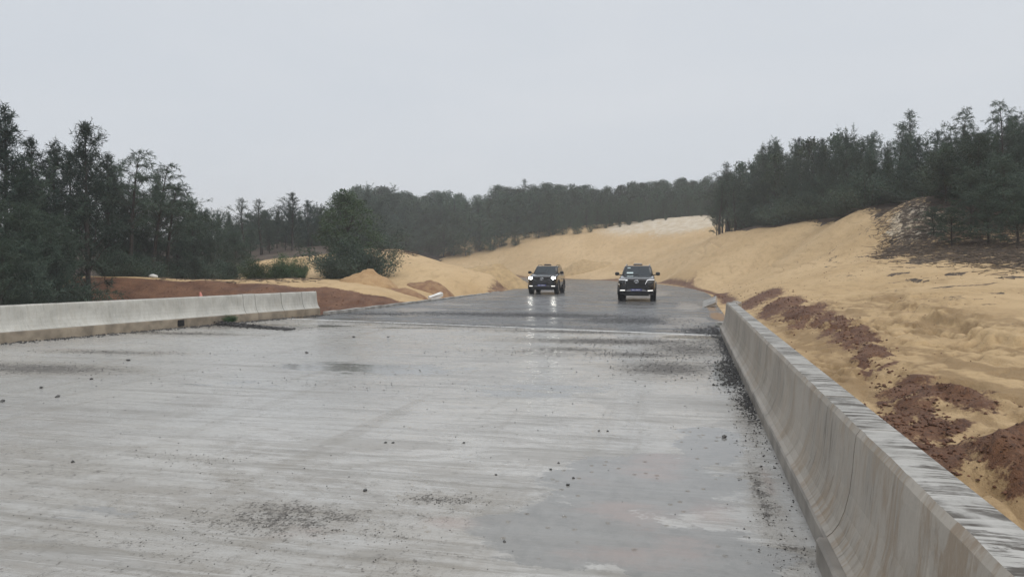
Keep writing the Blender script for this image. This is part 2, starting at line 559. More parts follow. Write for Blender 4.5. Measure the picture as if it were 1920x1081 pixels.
def left_edge(v):
    """u of the left pavement edge on the straight (the deck flares towards the camera)"""
    return np.where(v < 24.1, LB1[0] + (v - 24.1) * (LB0[0] - LB1[0]) / (LB0[1] - LB1[1]), RE - WROAD - .35)


# red clay spoil on the sand beside the right barrier: (u, v, ru, rv, h)
CLAY = []


def base_h(u, v):
    u = np.asarray(u, float); v = np.asarray(v, float)
    z = tps(u, v)
    far = sm(200, 300, np.hypot(u + 20, v - 90))
    z = z * (1 - far) + 6 * far
    dr = d_right(u, v)
    kr = sm(.0, 2.2, dr)
    dl = np.where(v < V0, left_edge(v) - u, -dr - WROAD - .3)
    kl = sm(.2, 1.8, dl)
    k = np.where(u > -5 - np.maximum(0, v - V0) * .5, np.maximum(kr, np.where(dr < -6, kl, 0)), np.maximum(kl, np.where(dr > -6, kr, 0)))
    edge_z = np.where(dr > -6, -.06, -.12)
    return z * k + edge_z * (1 - k), k, dr, dl


def raycast(px, py):
    d = ray(px, py)
    ts = np.concatenate([np.arange(3, 30, .1), np.arange(30, 220, .4)])
    z = base_h(d[0] * ts, d[1] * ts)[0]
    hit = np.nonzero(EYE + d[2] * ts < z)[0]
    t = ts[hit[0]] if len(hit) else 150.0
    return d[0] * t, d[1] * t


for px, py, ru, rv, h, rot in (
        (1440, 556, .8, 2.6, .34, 0), (1475, 570, .8, 2.0, .28, 0), (1410, 570, .7, 2.4, .26, 0), (1520, 585, .5, 1.8, .2, .1), (1450, 583, .6, 1.8, .2, 0), (1545, 600, .4, 1.4, .16, .1), (1490, 588, .5, 1.6, .16, 0), (1595, 628, .35, 1.2, .14, .2),
        (1565, 618, .3, 1.2, .12, .2), (1610, 645, .35, .9, .15, .2), (1640, 660, .3, .6, .14, 0), (1580, 603, .25, 1.0, .1, 0),
        (1700, 725, .28, .55, .12, .3), (1740, 745, .3, .5, .16, .4), (1795, 752, .42, .38, .24, 0), (1820, 765, .3, .25, .16, 0),
        (1745, 800, .25, .4, .1, .4), (1700, 800, .2, .5, .08, .4), (1770, 850, .3, .4, .10, .4), (1720, 840, .16, .4, .1, 0),
        (1900, 855, .45, .34, .36, 0), (1918, 880, .4, .3, .32, 0), (1880, 885, .25, .22, .2, 0), (1930, 910, .3, .22, .22, 0),
        (1650, 690, .14, .7, .05, .3), (1680, 735, .12, .6, .05, .3), (1665, 775, .10, .7, .04, .3), (1735, 775, .14, .5, .07, .3), (1500, 605, .2, 1.4, .06, .1), (1620, 670, .15, .8, .06, .2), (1790, 800, .14, .4, .06, .3), (1690, 770, .12, .6, .05, .4),
        (1760, 880, .18, .3, .08, .2), (1350, 556, .5, 2.2, .16, 0), (1310, 548, .45, 3.0, .2, 0), (1280, 541, .4, 4.0, .18, 0)):
    u, v = raycast(px, py)
    CLAY.append((u, v, ru * .8, rv * 1.35, h, rot + .15))


def poly_mask(poly, u, v):
    ins = np.zeros(np.shape(u), bool)
    n = len(poly)
    for i in range(n):
        x1, y1 = poly[i]; x2, y2 = poly[(i + 1) % n]
        if y1 == y2: continue
        c = ((y1 > v) != (y2 > v)) & (u < (x2 - x1) * (v - y1) / (y2 - y1) + x1)
        ins ^= c
    return ins


def terrain(u, v, want_mask=False):
    z, k, dr, dl = base_h(u, v)
    dist = np.hypot(u, v)
    # broad dune undulation, wind ripples and slumps
    und = fbm(u * .05 + 3, v * .05, 3) * .55 + fbm(u * .16, v * .11 + 7, 3) * .22
    right = sm(1.0, 5, dr)
    z = z + k * und * np.where(dr > 0, .10 + .25 * sm(60, 100, v), .7)
    rough = fbm(u * .9 + 2.0 * noise(u * .3, v * .3), v * .45, 4)
    z = z + k * rough * np.where(dr > 0, .022, .055)
    tracks = np.abs(noise(u * .55 + v * .18 + noise(u * .2, v * .1) * 1.2, v * .07))
    z = z - k * right * .10 * (1 - sm(0, .12, tracks)) * sm(0, .2, noise(u * .06 + 9, v * .06) + .1)
    # eroded run of sand beside the barrier (gullies and little scarps)
    nearz = 0
    near = sm(.6, 1.6, dr) * (1 - sm(5.0, 7.0, dr + .8 * noise(u * .5, v * .3))) * (1 - sm(24, 34, v)) * (dr > 0)
    ru_ = u * .94 + v * .12; rv_ = v * .99 - u * .12
    gul = np.abs(fbm(ru_ * 1.05 + .9 * noise(u * .8, v * .35) + 2, rv_ * .20 + 5, 4, .55))
    gul2 = np.abs(fbm(ru_ * .9 + 21, rv_ * .55 - ru_ * .4, 3))
    scp = fbm(ru_ * .7 + 11, rv_ * .22, 4, .55)
    gdeep = 1 - sm(0, .13, gul); gfine = 1 - sm(0, .06, gul2)
    z = z + near * (-.15 * gdeep * sm(-.1, .25, noise(u * .35 + 4, v * .2)) - .045 * gfine + .07 * sm(.14, .18, scp) - .10 * (1 - sm(1.0, 2.4, dr)))
    z = z + near * .02 * fbm(u * 4, v * 2.5, 4)
    damp_and_shade = near * np.clip(.30 + .28 * (1 - sm(1.5, 4.5, dr)) + .55 * gdeep + .6 * gfine + .55 * sm(.0, .25, fbm(ru_ * 1.5, rv_ * .3 + 3, 4)) + .45 * (1 - sm(.7, 1.6, dr)), 0, 1)
    # the scarp that bounds it
    sc = sm(4.9, 5.0, dr + .7 * noise(u * .8 + 3, v * .5) + .25 * noise(u * 3, v * 2)) * (1 - sm(22, 30, v)) * sm(7, 11, v) * (dr > 0)
    z = z + sc * .16 * (1 - sm(6, 10, dr))
    cl = np.zeros_like(z)
    un = u + .18 * fbm(u * 2.2, v * 1.6, 3); vn = v + .35 * fbm(u * 1.8 + 4, v * 1.3 + 2, 3)
    for (cu, cv, ru, rv, h, rot) in CLAY:
        x = un - cu; y = vn - cv
        xr = x * math.cos(rot) - y * math.sin(rot); yr = x * math.sin(rot) + y * math.cos(rot)
        q = (xr / ru) ** 2 + (yr / rv) ** 2
        g = np.exp(-q * .9)
        z = z + .45 * h * g * (1 + .45 * noise(u * 4, v * 3) + .3 * noise(u * 11, v * 8) + .25 * noise(u * 24 + 5, v * 15)) * np.where(dr > .3, 1, 0)
        cl = np.maximum(cl, np.clip(1.25 * np.exp(-q * .75), 0, 1))
    # pit on the left: rough red cut
    damp_and_shade = np.maximum(damp_and_shade, .8 * np.sqrt(cl) * near)
    vt = 36.6 + .5 * noise(u * .5, v * .1) - 1.6 * sm(-24, -32, u)
    pitm = np.where((dl > .2) & (v > 5), sm(.25, .6, dl) * (1 - sm(vt - .3, vt + .3, v)) * (1 - sm(18.5, 20, dl + noise(u * .4, v * .4))), 0)
    z = z + pitm * (.10 * fbm(u * 1.4, v * 1.4, 4))
    # stony litter edge along the top of the cut
    if not want_mask: return z
    red = np.clip(np.maximum(cl, pitm * 1.1), 0, 1)
    # thin clay rim along the outside of the bend
    rim = np.exp(-((dr - .9 - .5 * noise(v * .15, u * .1)) / .55) ** 2) * sm(30, 40, v)
    red = np.maximum(red, rim * .95)
    red = np.maximum(red, np.exp(-((dl - .8) / .7) ** 2) * sm(26, 32, v) * (v < 60) * .8)
    # litter under the trees
    ju = u + 1.4 * fbm(u * .35, v * .35, 4); jv = v + 2.2 * fbm(u * .3 + 8, v * .3, 4)
    hum = np.zeros_like(z)
    for poly in HUMUS:
        hum = np.maximum(hum, poly_mask(poly, ju, jv) * 1.0)
    for poly in HUMUS_THIN:
        hum = np.maximum(hum, poly_mask(poly, ju, jv) * .56)
    specks = sm(.22, .34, fbm(u * 1.1 + v * .3, v * .5, 4)) * .62 * sm(3.0, 8, dr) * (1 - .6 * sm(40, 60, v))
    hum = np.maximum(hum, specks)
    wht = np.zeros_like(z)
    for (cu, cv, ru, rv) in WHITE:
        wht = np.maximum(wht, np.exp(-(((u - cu) / ru) ** 2 + ((v - cv) / rv) ** 2)))
    damp_and_shade = np.maximum(damp_and_shade, .42 * sm(.0, .45, fbm(u * 1.3 + v * .16, v * .12 + u * .1, 6, .68)) * sm(1.5, 4, dr) * (1 - sm(60, 90, v)))
    ln = np.abs(noise(u * .42 + v * .13 + .8 * noise(u * .25, v * .12), v * .05 + 2)); ln2 = np.abs(noise(u * .9 - v * .05 + .6 * noise(u * .5, v * .3) + 7, v * .09))
    gate = sm(-.05, .25, noise(u * .2 + 5, v * .1)) * (.5 + fbm(u * 2.1, v * .9, 3))
    lines = np.clip(((1 - sm(0, .045, ln)) + .7 * (1 - sm(0, .035, ln2))) * gate, 0, 1) * sm(2.5, 5, dr) * (1 - sm(75, 95, v))
    damp_and_shade = np.maximum(damp_and_shade, lines); hum = np.maximum(hum, np.clip(lines * 1.1 - .55, 0, .5))  # shading of the faint tracks painted as dark lines, plus debris specks
    return z, red, hum, wht, damp_and_shade


wp = [raycast(1690, 382), raycast(1668, 470), raycast(1700, 484), raycast(1800, 490), raycast(1919, 500)]
HUMUS = [
    [(13.2, 48.6), (12.6, 59), (7.6, 78.6), (3.6, 85.5), (5, 96), (16, 112), (90, 150), (90, 20), (20.5, 39.5), (15.6, 41.2)],
    [at(1345, 404, 131)[:2], at(1200, 414, 141)[:2], at(1100, 424, 147)[:2], at(960, 438, 153)[:2], at(780, 462, 163)[:2], (-90, 160), (-90, 300), (120, 300), (90, 120)],
    [at(130, 540, 41)[:2], at(300, 524, 50)[:2], at(430, 515, 55)[:2], at(480, 490, 66)[:2], at(640, 478, 68)[:2], at(735, 470, 66)[:2], at(760, 462, 90)[:2], (-50, 150), (-140, 150), (-140, 10), (-38, 14)],
]
HUMUS_THIN = [[wp[0], wp[1], wp[2], wp[3], wp[4], (22, 34), (20.5, 41), (15.2, 44)]]
WHITE = [(at(1310, 412, 126)[0], at(1310, 412, 126)[1], 10, 13), (at(1725, 425, 42)[0], at(1725, 425, 42)[1], 1.8, 3.2), (at(1240, 420, 132)[0], at(1240, 420, 132)[1], 12, 10)]


def axis(segs):
    out = []
    for a, b, s0, s1 in segs:
        x = a; n = 0
        while x < b - 1e-6:
            out.append(x); t = (x - a) / (b - a); x += s0 + (s1 - s0) * t
    out.append(segs[-1][1]); return np.array(out)


ua = axis([(-420, -60, 14, 1.2), (-60, -14, 1.0, .30), (-14, .5, .55, .4), (.5, 8, .07, .09), (8, 18, .1, .3), (18, 60, .4, 1.5), (60, 420, 2, 16)])
va = axis([(-60, 2, 6, .3), (2, 18, .08, .11), (18, 34, .13, .22), (34, 90, .26, .5), (90, 190, .6, 1.6), (190, 620, 2, 18)])
UU, VV = np.meshgrid(ua, va)
ZZ, RED, HUM, WHT, DAMP_AND_SHADE = terrain(UU, VV, True)
nv_, nu_ = UU.shape
ids = np.arange(nv_ * nu_).reshape(nv_, nu_)
quads = np.stack([ids[:-1, :-1], ids[:-1, 1:], ids[1:, 1:], ids[1:, :-1]], -1).reshape(-1, 4)
cols = np.stack([RED, HUM, WHT, np.ones_like(RED)], -1).reshape(-1, 4)
gme = np_mesh('ground', np.stack([UU, VV, ZZ], -1).reshape(-1, 3), quads, M['ground'], True, cols)
da = gme.attributes.new('damp_and_shade', 'FLOAT', 'POINT'); da.data.foreach_set('value', DAMP_AND_SHADE.astype(np.float32).ravel())
gr = link('ground', gme)
tag(gr, 'yellow sand dunes with red clay spoil and leaf litter', None, None, 'structure')


def hz_fast(u, v):
    i = np.clip(np.searchsorted(va, v) - 1, 0, len(va) - 2); j = np.clip(np.searchsorted(ua, u) - 1, 0, len(ua) - 2)
    tu = (u - ua[j]) / (ua[j + 1] - ua[j]); tv = (v - va[i]) / (va[i + 1] - va[i])
    return float((ZZ[i, j] * (1 - tu) + ZZ[i, j + 1] * tu) * (1 - tv) + (ZZ[i + 1, j] * (1 - tu) + ZZ[i + 1, j + 1] * tu) * tv)


hz = hz_fast

# ------------------------------------------------------------------ bridge deck and road
JR, JL = (RE, 19.1), (-13.4, 22.3)           # expansion joint across the carriageway


def joint_v(u): return JR[1] + (u - JR[0]) * (JL[1] - JR[1]) / (JL[0] - JR[0])


def blob_mask(U, V, lst):
    m_ = np.zeros_like(U)
    for (cu, cv, ru, rv, a) in lst:
        m_ = np.maximum(m_, a * np.exp(-(((U - cu) / ru) ** 2 + ((V - cv) / rv) ** 2)))
    return m_


def gb(px, py, ru, rv, a):
    u, v = ground0(px, py); return (u, v, ru, rv, a)


GRAV = [gb(700, 604, 2.2, .5, .9), gb(820, 608, 2.2, .5, .95), gb(1080, 622, 2.4, .6, 1.0), gb(1220, 640, 1.4, .8, 1.0), gb(950, 612, 4.5, .9, 1.0), gb(1150, 640, 2.6, .9, 1.05), gb(1250, 690, 1.1, 1.4, 1.0), gb(1290, 655, 1.2, 1.6, .95), gb(1080, 655, 1.2, .5, .9), gb(1200, 665, 1.3, .6, .95), gb(1330, 640, .6, 3.0, .7),
        gb(460, 612, 2.6, .8, 1.0), gb(340, 625, 2.5, .5, .9), gb(60, 690, 2.4, .8, .95), gb(200, 660, 2.0, .4, .8), gb(560, 960, .8, .35, .8), gb(480, 985, .9, .3, .7),
        gb(820, 935, .45, .22, .75), gb(330, 860, 1.1, .3, .5), gb(1000, 662, 1.6, .7, .5), gb(1430, 930, .12, 1.6, .8), gb(1395, 770, .16, 2.2, .75),
        gb(250, 1010, 1.2, .25, .5), gb(1480, 1040, .2, .6, .7), gb(700, 1000, .6, .2, .55), gb(620, 720, 2.0, .5, .35), gb(560, 592, 2.4, .5, .75)]
PUD = [gb(1200, 900, .95, 1.1, .95), gb(1080, 1000, .8, .7, .95), gb(1300, 1040, .7, .6, .95), gb(1330, 830, .45, 1.2, .8), gb(1360, 700, .35, 2.6, .75),
       gb(700, 690, 3.2, 1.4, .62), gb(1000, 730, 2.2, 1.6, .55), gb(560, 610, 2.4, .5, .85), gb(1270, 620, 1.3, .45, .95), gb(780, 615, 3, .5, .6), gb(1300, 632, 1.0, .5, .9),
       gb(150, 960, .9, .4, .55), gb(450, 720, 2.5, .8, .5)]
PINK = [gb(1230, 870, .35, .55, .9), gb(1180, 960, .4, .35, .85), gb(1330, 960, .25, .4, .8), gb(1150, 1040, .5, .25, .8), gb(1280, 1030, .3, .3, .8), gb(840, 980, .25, .15, .8),
        gb(560, 1000, .5, .15, .6), gb(1440, 900, .08, .8, .7), gb(330, 660, 1.2, .3, .5), gb(130, 655, 1.4, .3, .6), gb(1100, 900, .3, .3, .5)]

nu, nv = 190, 240
du = np.linspace(0, 1, nu); dv = np.linspace(0, 1, nv)
V2 = -6 + (dv[:, None]) * 1.0 * 0
lo, hi = left_edge(np.array([-6.0]))[0], RE
Vb = np.zeros((nv, nu)); Ub = np.zeros((nv, nu))
for i, t in enumerate(dv):
    vv = -6 + t * 28.6
    l_ = float(left_edge(np.array([min(vv, 22.3)]))[0]) - .02
    Ub[i] = l_ + (RE + .02 - l_) * du
    jv = joint_v(Ub[i]) - .077
    Vb[i] = -6 + (jv + 6) * t
silt = .30 * (1 - sm(3.5, 7.5, Vb + .25 * Ub)) * (1 - sm(-1.6, -.6, Ub)) + .14 * (1 - sm(4, 9, Vb))
dmask = np.stack([np.maximum(blob_mask(Ub, Vb, GRAV), silt), blob_mask(Ub, Vb, PUD), blob_mask(Ub, Vb, PINK), np.ones_like(Ub)], -1)
ids = np.arange(nu * nv).reshape(nv, nu)
quads = np.stack([ids[:-1, :-1], ids[:-1, 1:], ids[1:, 1:], ids[1:, :-1]], -1).reshape(-1, 4)
deck = link('bridge_deck', np_mesh('bridge_deck', np.stack([Ub, Vb, np.zeros_like(Ub)], -1).reshape(-1, 3), quads, M['deck'], True, dmask.reshape(-1, 4), 'wear'))
tag(deck, 'wet pale concrete bridge deck', None, None, 'structure')

# asphalt road beyond the joint
ns, no = 420, 64
ss = np.concatenate([np.linspace(0, 1, 240) * 30, 30 + np.linspace(0.01, 1, ns - 240) * 150])
Ur = np.zeros((ns, no)); Vr = np.zeros((ns, no))
for j, o in enumerate(np.linspace(-WROAD - .3, .25, no)):
    j0 = joint_v(RE + o) + .077
    for i, s in enumerate(ss):
        Ur[i, j], Vr[i, j] = road_pt(j0 + s, o)
RGRAV = [gb(1000, 590, 5, 1.6, .75), gb(1180, 600, 2.2, 2.0, .75), gb(900, 588, 4, 1.2, .7), gb(1310, 620, .6, 2, .7), gb(700, 588, 2, .7, .6)]
RPUD = [gb(760, 580, 2.5, 1.6, .8), gb(1290, 600, .9, 2.6, .95), gb(1270, 612, 1.3, .8, .95), gb(850, 570, 2.5, 2.5, .6), gb(1000, 560, 3, 4, .5), gb(1290, 575, .8, 5, .75), gb(680, 592, 2, .7, .8),
        gb(1240, 550, 1.2, 8, .6), gb(920, 556, 2, 5, .5)]
RCLAY = [gb(1345, 592, .35, 3.2, .95), gb(1335, 578, .3, 3.5, .8)]
rm = np.stack([blob_mask(Ur, Vr, RGRAV), blob_mask(Ur, Vr, RPUD), blob_mask(Ur, Vr, RCLAY), np.ones_like(Ur)], -1)
ids = np.arange(ns * no).reshape(ns, no)
quads = np.stack([ids[:-1, :-1], ids[:-1, 1:], ids[1:, 1:], ids[1:, :-1]], -1).reshape(-1, 4)
road = link('road', np_mesh('road', np.stack([Ur, Vr, np.full_like(Ur, -.006)], -1).reshape(-1, 3), quads, M['asphalt'], True, rm.reshape(-1, 4), 'wear'))
tag(road, 'wet dark asphalt road curving left round the dune', None, None, 'structure')

# water-filled expansion joint: sky reflection on the water painted as a pale strip
def strip(name, a, b, half, z0, z1, mat):
    a = Vector((*a, 0)); b = Vector((*b, 0)); d = (b - a).normalized(); n = Vector((-d.y, d.x, 0)) * half
    vs = []
    for p in (a, b):
        for q in (p - n, p + n):
            vs += [(q.x, q.y, z0), (q.x, q.y, z1)]
    fs = [(0, 1, 3, 2), (4, 6, 7, 5), (0, 4, 5, 1), (2, 3, 7, 6), (1, 5, 7, 3), (0, 2, 6, 4)]
    return mesh_obj(name, vs, fs, mat)


M['joint'] = plain('joint_painted_gleam', (.66, .66, .64), .4, 0, .25, 2)  # pale colour stands for the sky reflected in the joint water
o = strip('expansion_joint', JL, JR, .075, -.05, .004, M['joint'])
tag(o, 'wet expansion joint across the carriageway, pale with painted water sheen', None, None, 'structure')

# kerb along the left road edge past the end of the barrier
vs, fs = [], []
n_ = 40
for i in range(n_):
    s = 24.3 + i * 26 / (n_ - 1)
    off = -WROAD - .28
    u0, v0 = road_pt(s, off); u1, v1 = road_pt(s, off - .18)
    jz = .012 * math.sin(i * 2.1)
    vs += [(u0, v0, -.1), (u0, v0, .10 + jz - i * .0022), (u1, v1, .105 + jz - i * .0022), (u1, v1, -.4)]
for i in range(n_ - 1):
    a = i * 4; b = a + 4
    for k in range(3): fs.append((a + k, a + k + 1, b + k + 1, b + k))
fs += [(0, 1, 2, 3), (a + 7, a + 6, a + 5, a + 4)]
kb = mesh_obj('kerb', vs, fs, plain('kerb_concrete', (.30, .29, .27), .5, 0, .35, 2.5))
tag(kb, 'low concrete kerb along the left road edge', None, None, 'structure')

# ------------------------------------------------------------------ concrete barriers
def barrier(name, a, b, side, h, plinth_h, mat, pmat, label, group, plinth_step=0.0, seed=0, rough=.004, slots=(), gap=.002):
    """side=+1: wall body lies to the right of a->b, its face looks left"""
    a = np.array(a); b = np.array(b); L = np.hypot(*(b - a)); d = (b - a) / L
    n = np.array([d[1], -d[0]]) * side
    root = empty(name, (a[0], a[1], 0), 0)
    tag(root, label, 'barrier', group)
    top0 = .165; w = .205
    hh = h - plinth_h
    prof = [(0, 0), (.028, .04), (.062, .12), (.094, .25), (.118, .42), (.132, .62), (.142, .84), (.150, .945), (.172, 1.0), (.24, 1.0), (.32, 1.0), (top0 + w, .995), (top0 + w + .012, .97), (top0 + w + .02, .4), (top0 + w + .03, 0)]
    nl = max(8, int(L / .09)); r_ = np.random.default_rng(seed)
    wob = np.convolve(r_.normal(0, 1, nl + 9), np.ones(4) / 4, 'same')[4:4 + nl + 1] * rough
    wob2 = np.convolve(r_.normal(0, 1, nl + 9), np.ones(3) / 3, 'same')[4:4 + nl + 1] * rough * 1.6
    vs, fs = [], []
    ts = [gap + (L - 2 * gap) * i / nl for i in range(nl + 1)]
    sl = []
    for q in slots:                       # shallow lifting slots across the top
        sl += [(q - .001, 0), (q, 1), (q + .035, 1), (q + .036, 0)]
    ts = sorted([(t, 0) for t in ts if all(abs(t - q - .018) > .05 for q in slots)] + sl)
    nn_ = nl; nl = len(ts) - 1
    wob = np.interp([t for t, _ in ts], np.linspace(0, L, len(wob)), wob); wob2 = np.interp([t for t, _ in ts], np.linspace(0, L, len(wob2)), wob2)
    for i in range(nl + 1):
        t, cut_ = ts[i]
        for k, (x, zf) in enumerate(prof):
            ox = x + (wob[i] if 6 <= k <= 8 else wob[i] * .3) + (wob2[i] * .8 if k == 8 else 0)
            oz = zf * hh + plinth_h + (wob2[i] * .5 if 7 <= k <= 9 else 0) - (.03 if cut_ and 9 <= k <= 11 else 0)
            p = d * t + n * ox
            vs.append((p[0], p[1], oz))
    K = len(prof)
    for i in range(nl):
        for k in range(K):
            k2 = (k + 1) % K
            fs.append((i * K + k, (i + 1) * K + k, (i + 1) * K + k2, i * K + k2))
    fs.append(tuple(range(K))); fs.append(tuple(nl * K + k for k in reversed(range(K))))
    wall = mesh_obj('wall', vs, fs, mat, root)
    bm = bmesh.new(); bm.from_mesh(wall.data); bmesh.ops.recalc_face_normals(bm, faces=bm.faces); bm.to_mesh(wall.data); bm.free()
    # plinth
    x0 = -.004 - plinth_step
    pr = [(x0, -.35), (x0 - .004, plinth_h - .02), (x0 + .012, plinth_h - .002), (top0 + w + .05, plinth_h - .002), (top0 + w + .05, -.35)]
    vs, fs = [], []
    for i in range(nl + 1):
        t = .004 + (L - .008) * i / nl
        for x, z in pr:
            p = d * t + n * (x + (wob[i] * .5)); vs.append((p[0], p[1], z))
    K = 5
    for i in range(nl):
        for k in range(K):
            k2 = (k + 1) % K
            fs.append((i * K + k, (i + 1) * K + k, (i + 1) * K + k2, i * K + k2))
    fs.append(tuple(range(K))); fs.append(tuple(nl * K + k for k in reversed(range(K))))
    pl = mesh_obj('plinth', vs, fs, pmat, root)
    bm = bmesh.new(); bm.from_mesh(pl.data); bmesh.ops.recalc_face_normals(bm, faces=bm.faces); bm.to_mesh(pl.data); bm.free()
    return root, d, n, L


RB = .775
segs = [(-3.0, 4.55, 'stained concrete parapet section with a stepped plinth joint, beside the shallow pink puddle', .05),
        (4.56, 9.6, 'stained concrete parapet section between the stepped plinth joint and the gravel drift', 0),
        (9.61, 14.6, 'brown-streaked concrete parapet section where gravel gathers along its foot', 0),
        (14.61, 20.2, 'long streaked concrete parapet section reaching the sandy road shoulder', 0),
        (20.22, 22.4, 'short end block of the streaked parapet, topped with rubble, by the tilted slab', 0)]
for i, (v0, v1, lab, st) in enumerate(segs):
    barrier('concrete_barrier', (RB, v0), (RB + (.30 if i == 4 else 0), v1), 1, .78 if i < 4 else .70, .15, M['barrier_r'], M['plinth_r'], lab, 'parapet sections on the sand bank side', st, 40 + i, .0022, [1.1, 2.9] if i < 4 else [])


def on_left(t):
    return (LB0[0] + (LB1[0] - LB0[0]) * t, LB0[1] + (LB1[1] - LB0[1]) * t)


def left_t(px):
    best = min(np.linspace(0, 1, 800), key=lambda t: abs(CX + F_PX * ((on_left(t)[0] * CYAW + on_left(t)[1] * SYAW) / (-on_left(t)[0] * SYAW + on_left(t)[1] * CYAW)) - px))
    return best


tl = [0, left_t(462), left_t(484), left_t(533), left_t(572), 1.0]
labs = ['long pale concrete parapet section below the dark trees, with a drain gap in its plinth',
        'narrow lighter make-up strip between the long and short pale parapet sections',
        'short pale parapet section right after the narrow lighter strip',
        'pale parapet section between the two cracked joints',
        'pale parapet end section beside the red clay pit']
for i in range(5):
    a, b = on_left(tl[i]), on_left(tl[i + 1])
    barrier('concrete_barrier', a, b, -1, .835 + (.012 if i == 1 else 0), .25, M['barrier_l'], M['plinth_l'], labs[i], 'parapet sections on the tree side', .0, 60 + i, .003, (), .014 if i != 1 else .004)

# drain gap in the left plinth
dt = left_t(338); p = on_left(dt); q = on_left(dt + .012)
dd = np.array(q) - np.array(p); dd = dd / np.hypot(*dd); nn = np.array([dd[1], -dd[0]])


def rock_bm(seed, flat=.7, sub=1, jit=.28):
    bm = bmesh.new(); bmesh.ops.create_icosphere(bm, subdivisions=sub, radius=1)
    r_ = random.Random(seed)
    for v in bm.verts:
        v.co *= 1 + r_.uniform(-jit, jit)
        v.co.z *= flat
    return bm


bm = bmesh.new()
bmesh.ops.create_cube(bm, size=1)
for v in bm.verts:
    v.co = Vector((v.co.x * .22, v.co.y * .05, v.co.z * .17))
    if v.co.z > 0: v.co.x *= .9
bmesh.ops.bevel(bm, geom=bm.edges[:], offset=.012, segments=2, affect='EDGES')
o = bm_obj('drain_outlet', bm, M['blackp'])
o.location = (p[0] + nn[0] * .02, p[1] + nn[1] * .02, .13); o.rotation_euler = (0, 0, math.atan2(dd[1], dd[0]))
tag(o, 'black drain outlet in the plinth of the long pale parapet', 'drain')

# tilted slab and its neighbour at the far end of the parapet
def slab(name, loc, size, rot, mat, label, cat, group=None, jag=.02, seed=1):
    bm = bmesh.new(); bmesh.ops.create_cube(bm, size=1)
    bmesh.ops.subdivide_edges(bm, edges=bm.edges[:], cuts=2, use_grid_fill=True)
    r_ = random.Random(seed)
    for v in bm.verts:
        v.co = Vector((v.co.x * size[0] + r_.uniform(-jag, jag), v.co.y * size[1] + r_.uniform(-jag, jag), v.co.z * size[2] + r_.uniform(-jag, jag) * .3))
    o = bm_obj(name, bm, mat); o.location = loc; o.rotation_euler = rot
    return tag(o, label, cat, group)


u, v = ground0(1331, 574)
slab('concrete_slab', (u, v, .15), (.60, 1.5, .12), (.16, -.42, -.12), M['barrier_r'], 'tilted grey concrete slab lying in red clay at the road edge', 'slab', None, .015, 3)
u, v = ground0(1353, 610)
slab('concrete_offcut', (u, v - .05, .05), (.3, .5, .10), (0, .05, .1), M['barrier_l'], 'small pale concrete offcut at the foot of the parapet end block', 'slab', None, .012, 5)
for k in range(9):
    bm = rock_bm(100 + k, .6, 1, .25)
    bmesh.ops.scale(bm, vec=Vector((random.uniform(.05, .10), random.uniform(.06, .12), .05)), verts=bm.verts)
    o = bm_obj('rubble_piece', bm, M['plinth_r'])
    o.location = (RB + random.uniform(.20, .34) + .03 + k * .028, 20.4 + k * .21, .72); o.rotation_euler = (0, 0, random.uniform(0, 3))
    tag(o, 'small grey concrete lump lying on top of the parapet end block', 'rubble', 'rubble on the parapet end block')

# ------------------------------------------------------------------ loose gravel
def gravel(name, pts, sizes, mat, label):
    base_v = np.array([(1, 0, 0), (-1, 0, 0), (0, 1, 0), (0, -1, 0), (0, 0, 1), (0, 0, -.5)], float)
    base_f = np.array([(0, 2, 4), (2, 1, 4), (1, 3, 4), (3, 0, 4), (2, 0, 5), (1, 2, 5), (3, 1, 5), (0, 3, 5)])
    n = len(pts)
    a = rng.uniform(0, 6.28, n); sx = rng.uniform(.7, 1.3, (n, 1, 3)) * np.array([1, 1, .75])
    jit = 1 + rng.uniform(-.3, .3, (n, 6, 3))
    Vv = base_v[None] * jit * sx * sizes[:, None, None]
    ca, sa = np.cos(a)[:, None], np.sin(a)[:, None]
    X = Vv[..., 0] * ca - Vv[..., 1] * sa; Y = Vv[..., 0] * sa + Vv[..., 1] * ca
    Vv = np.stack([X, Y, Vv[..., 2]], -1) + pts[:, None, :]
    Fv = base_f[None] + (np.arange(n) * 6)[:, None, None]
    o = link(name, np_mesh(name, Vv.reshape(-1, 3), Fv.reshape(-1, 3), mat, False))
    return tag(o, label, 'gravel', None, 'stuff')


pts, sz = [], []


def sprinkle(cu, cv, ru, rv, n, s0, s1, z=0.0):
    for _ in range(n):
        u = cu + random.gauss(0, .6) * ru; v = cv + random.gauss(0, .6) * rv
        if u > RB - .03 and v < 22.4: u = RB - random.uniform(.02, .2)
        lu = float(left_edge(np.array([v]))[0])
        if u < lu + .05: u = lu + random.uniform(.05, .4)
        s = s0 + (s1 - s0) * random.random() ** 2.5
        pts.append((u, v, z + s * .2)); sz.append(s)


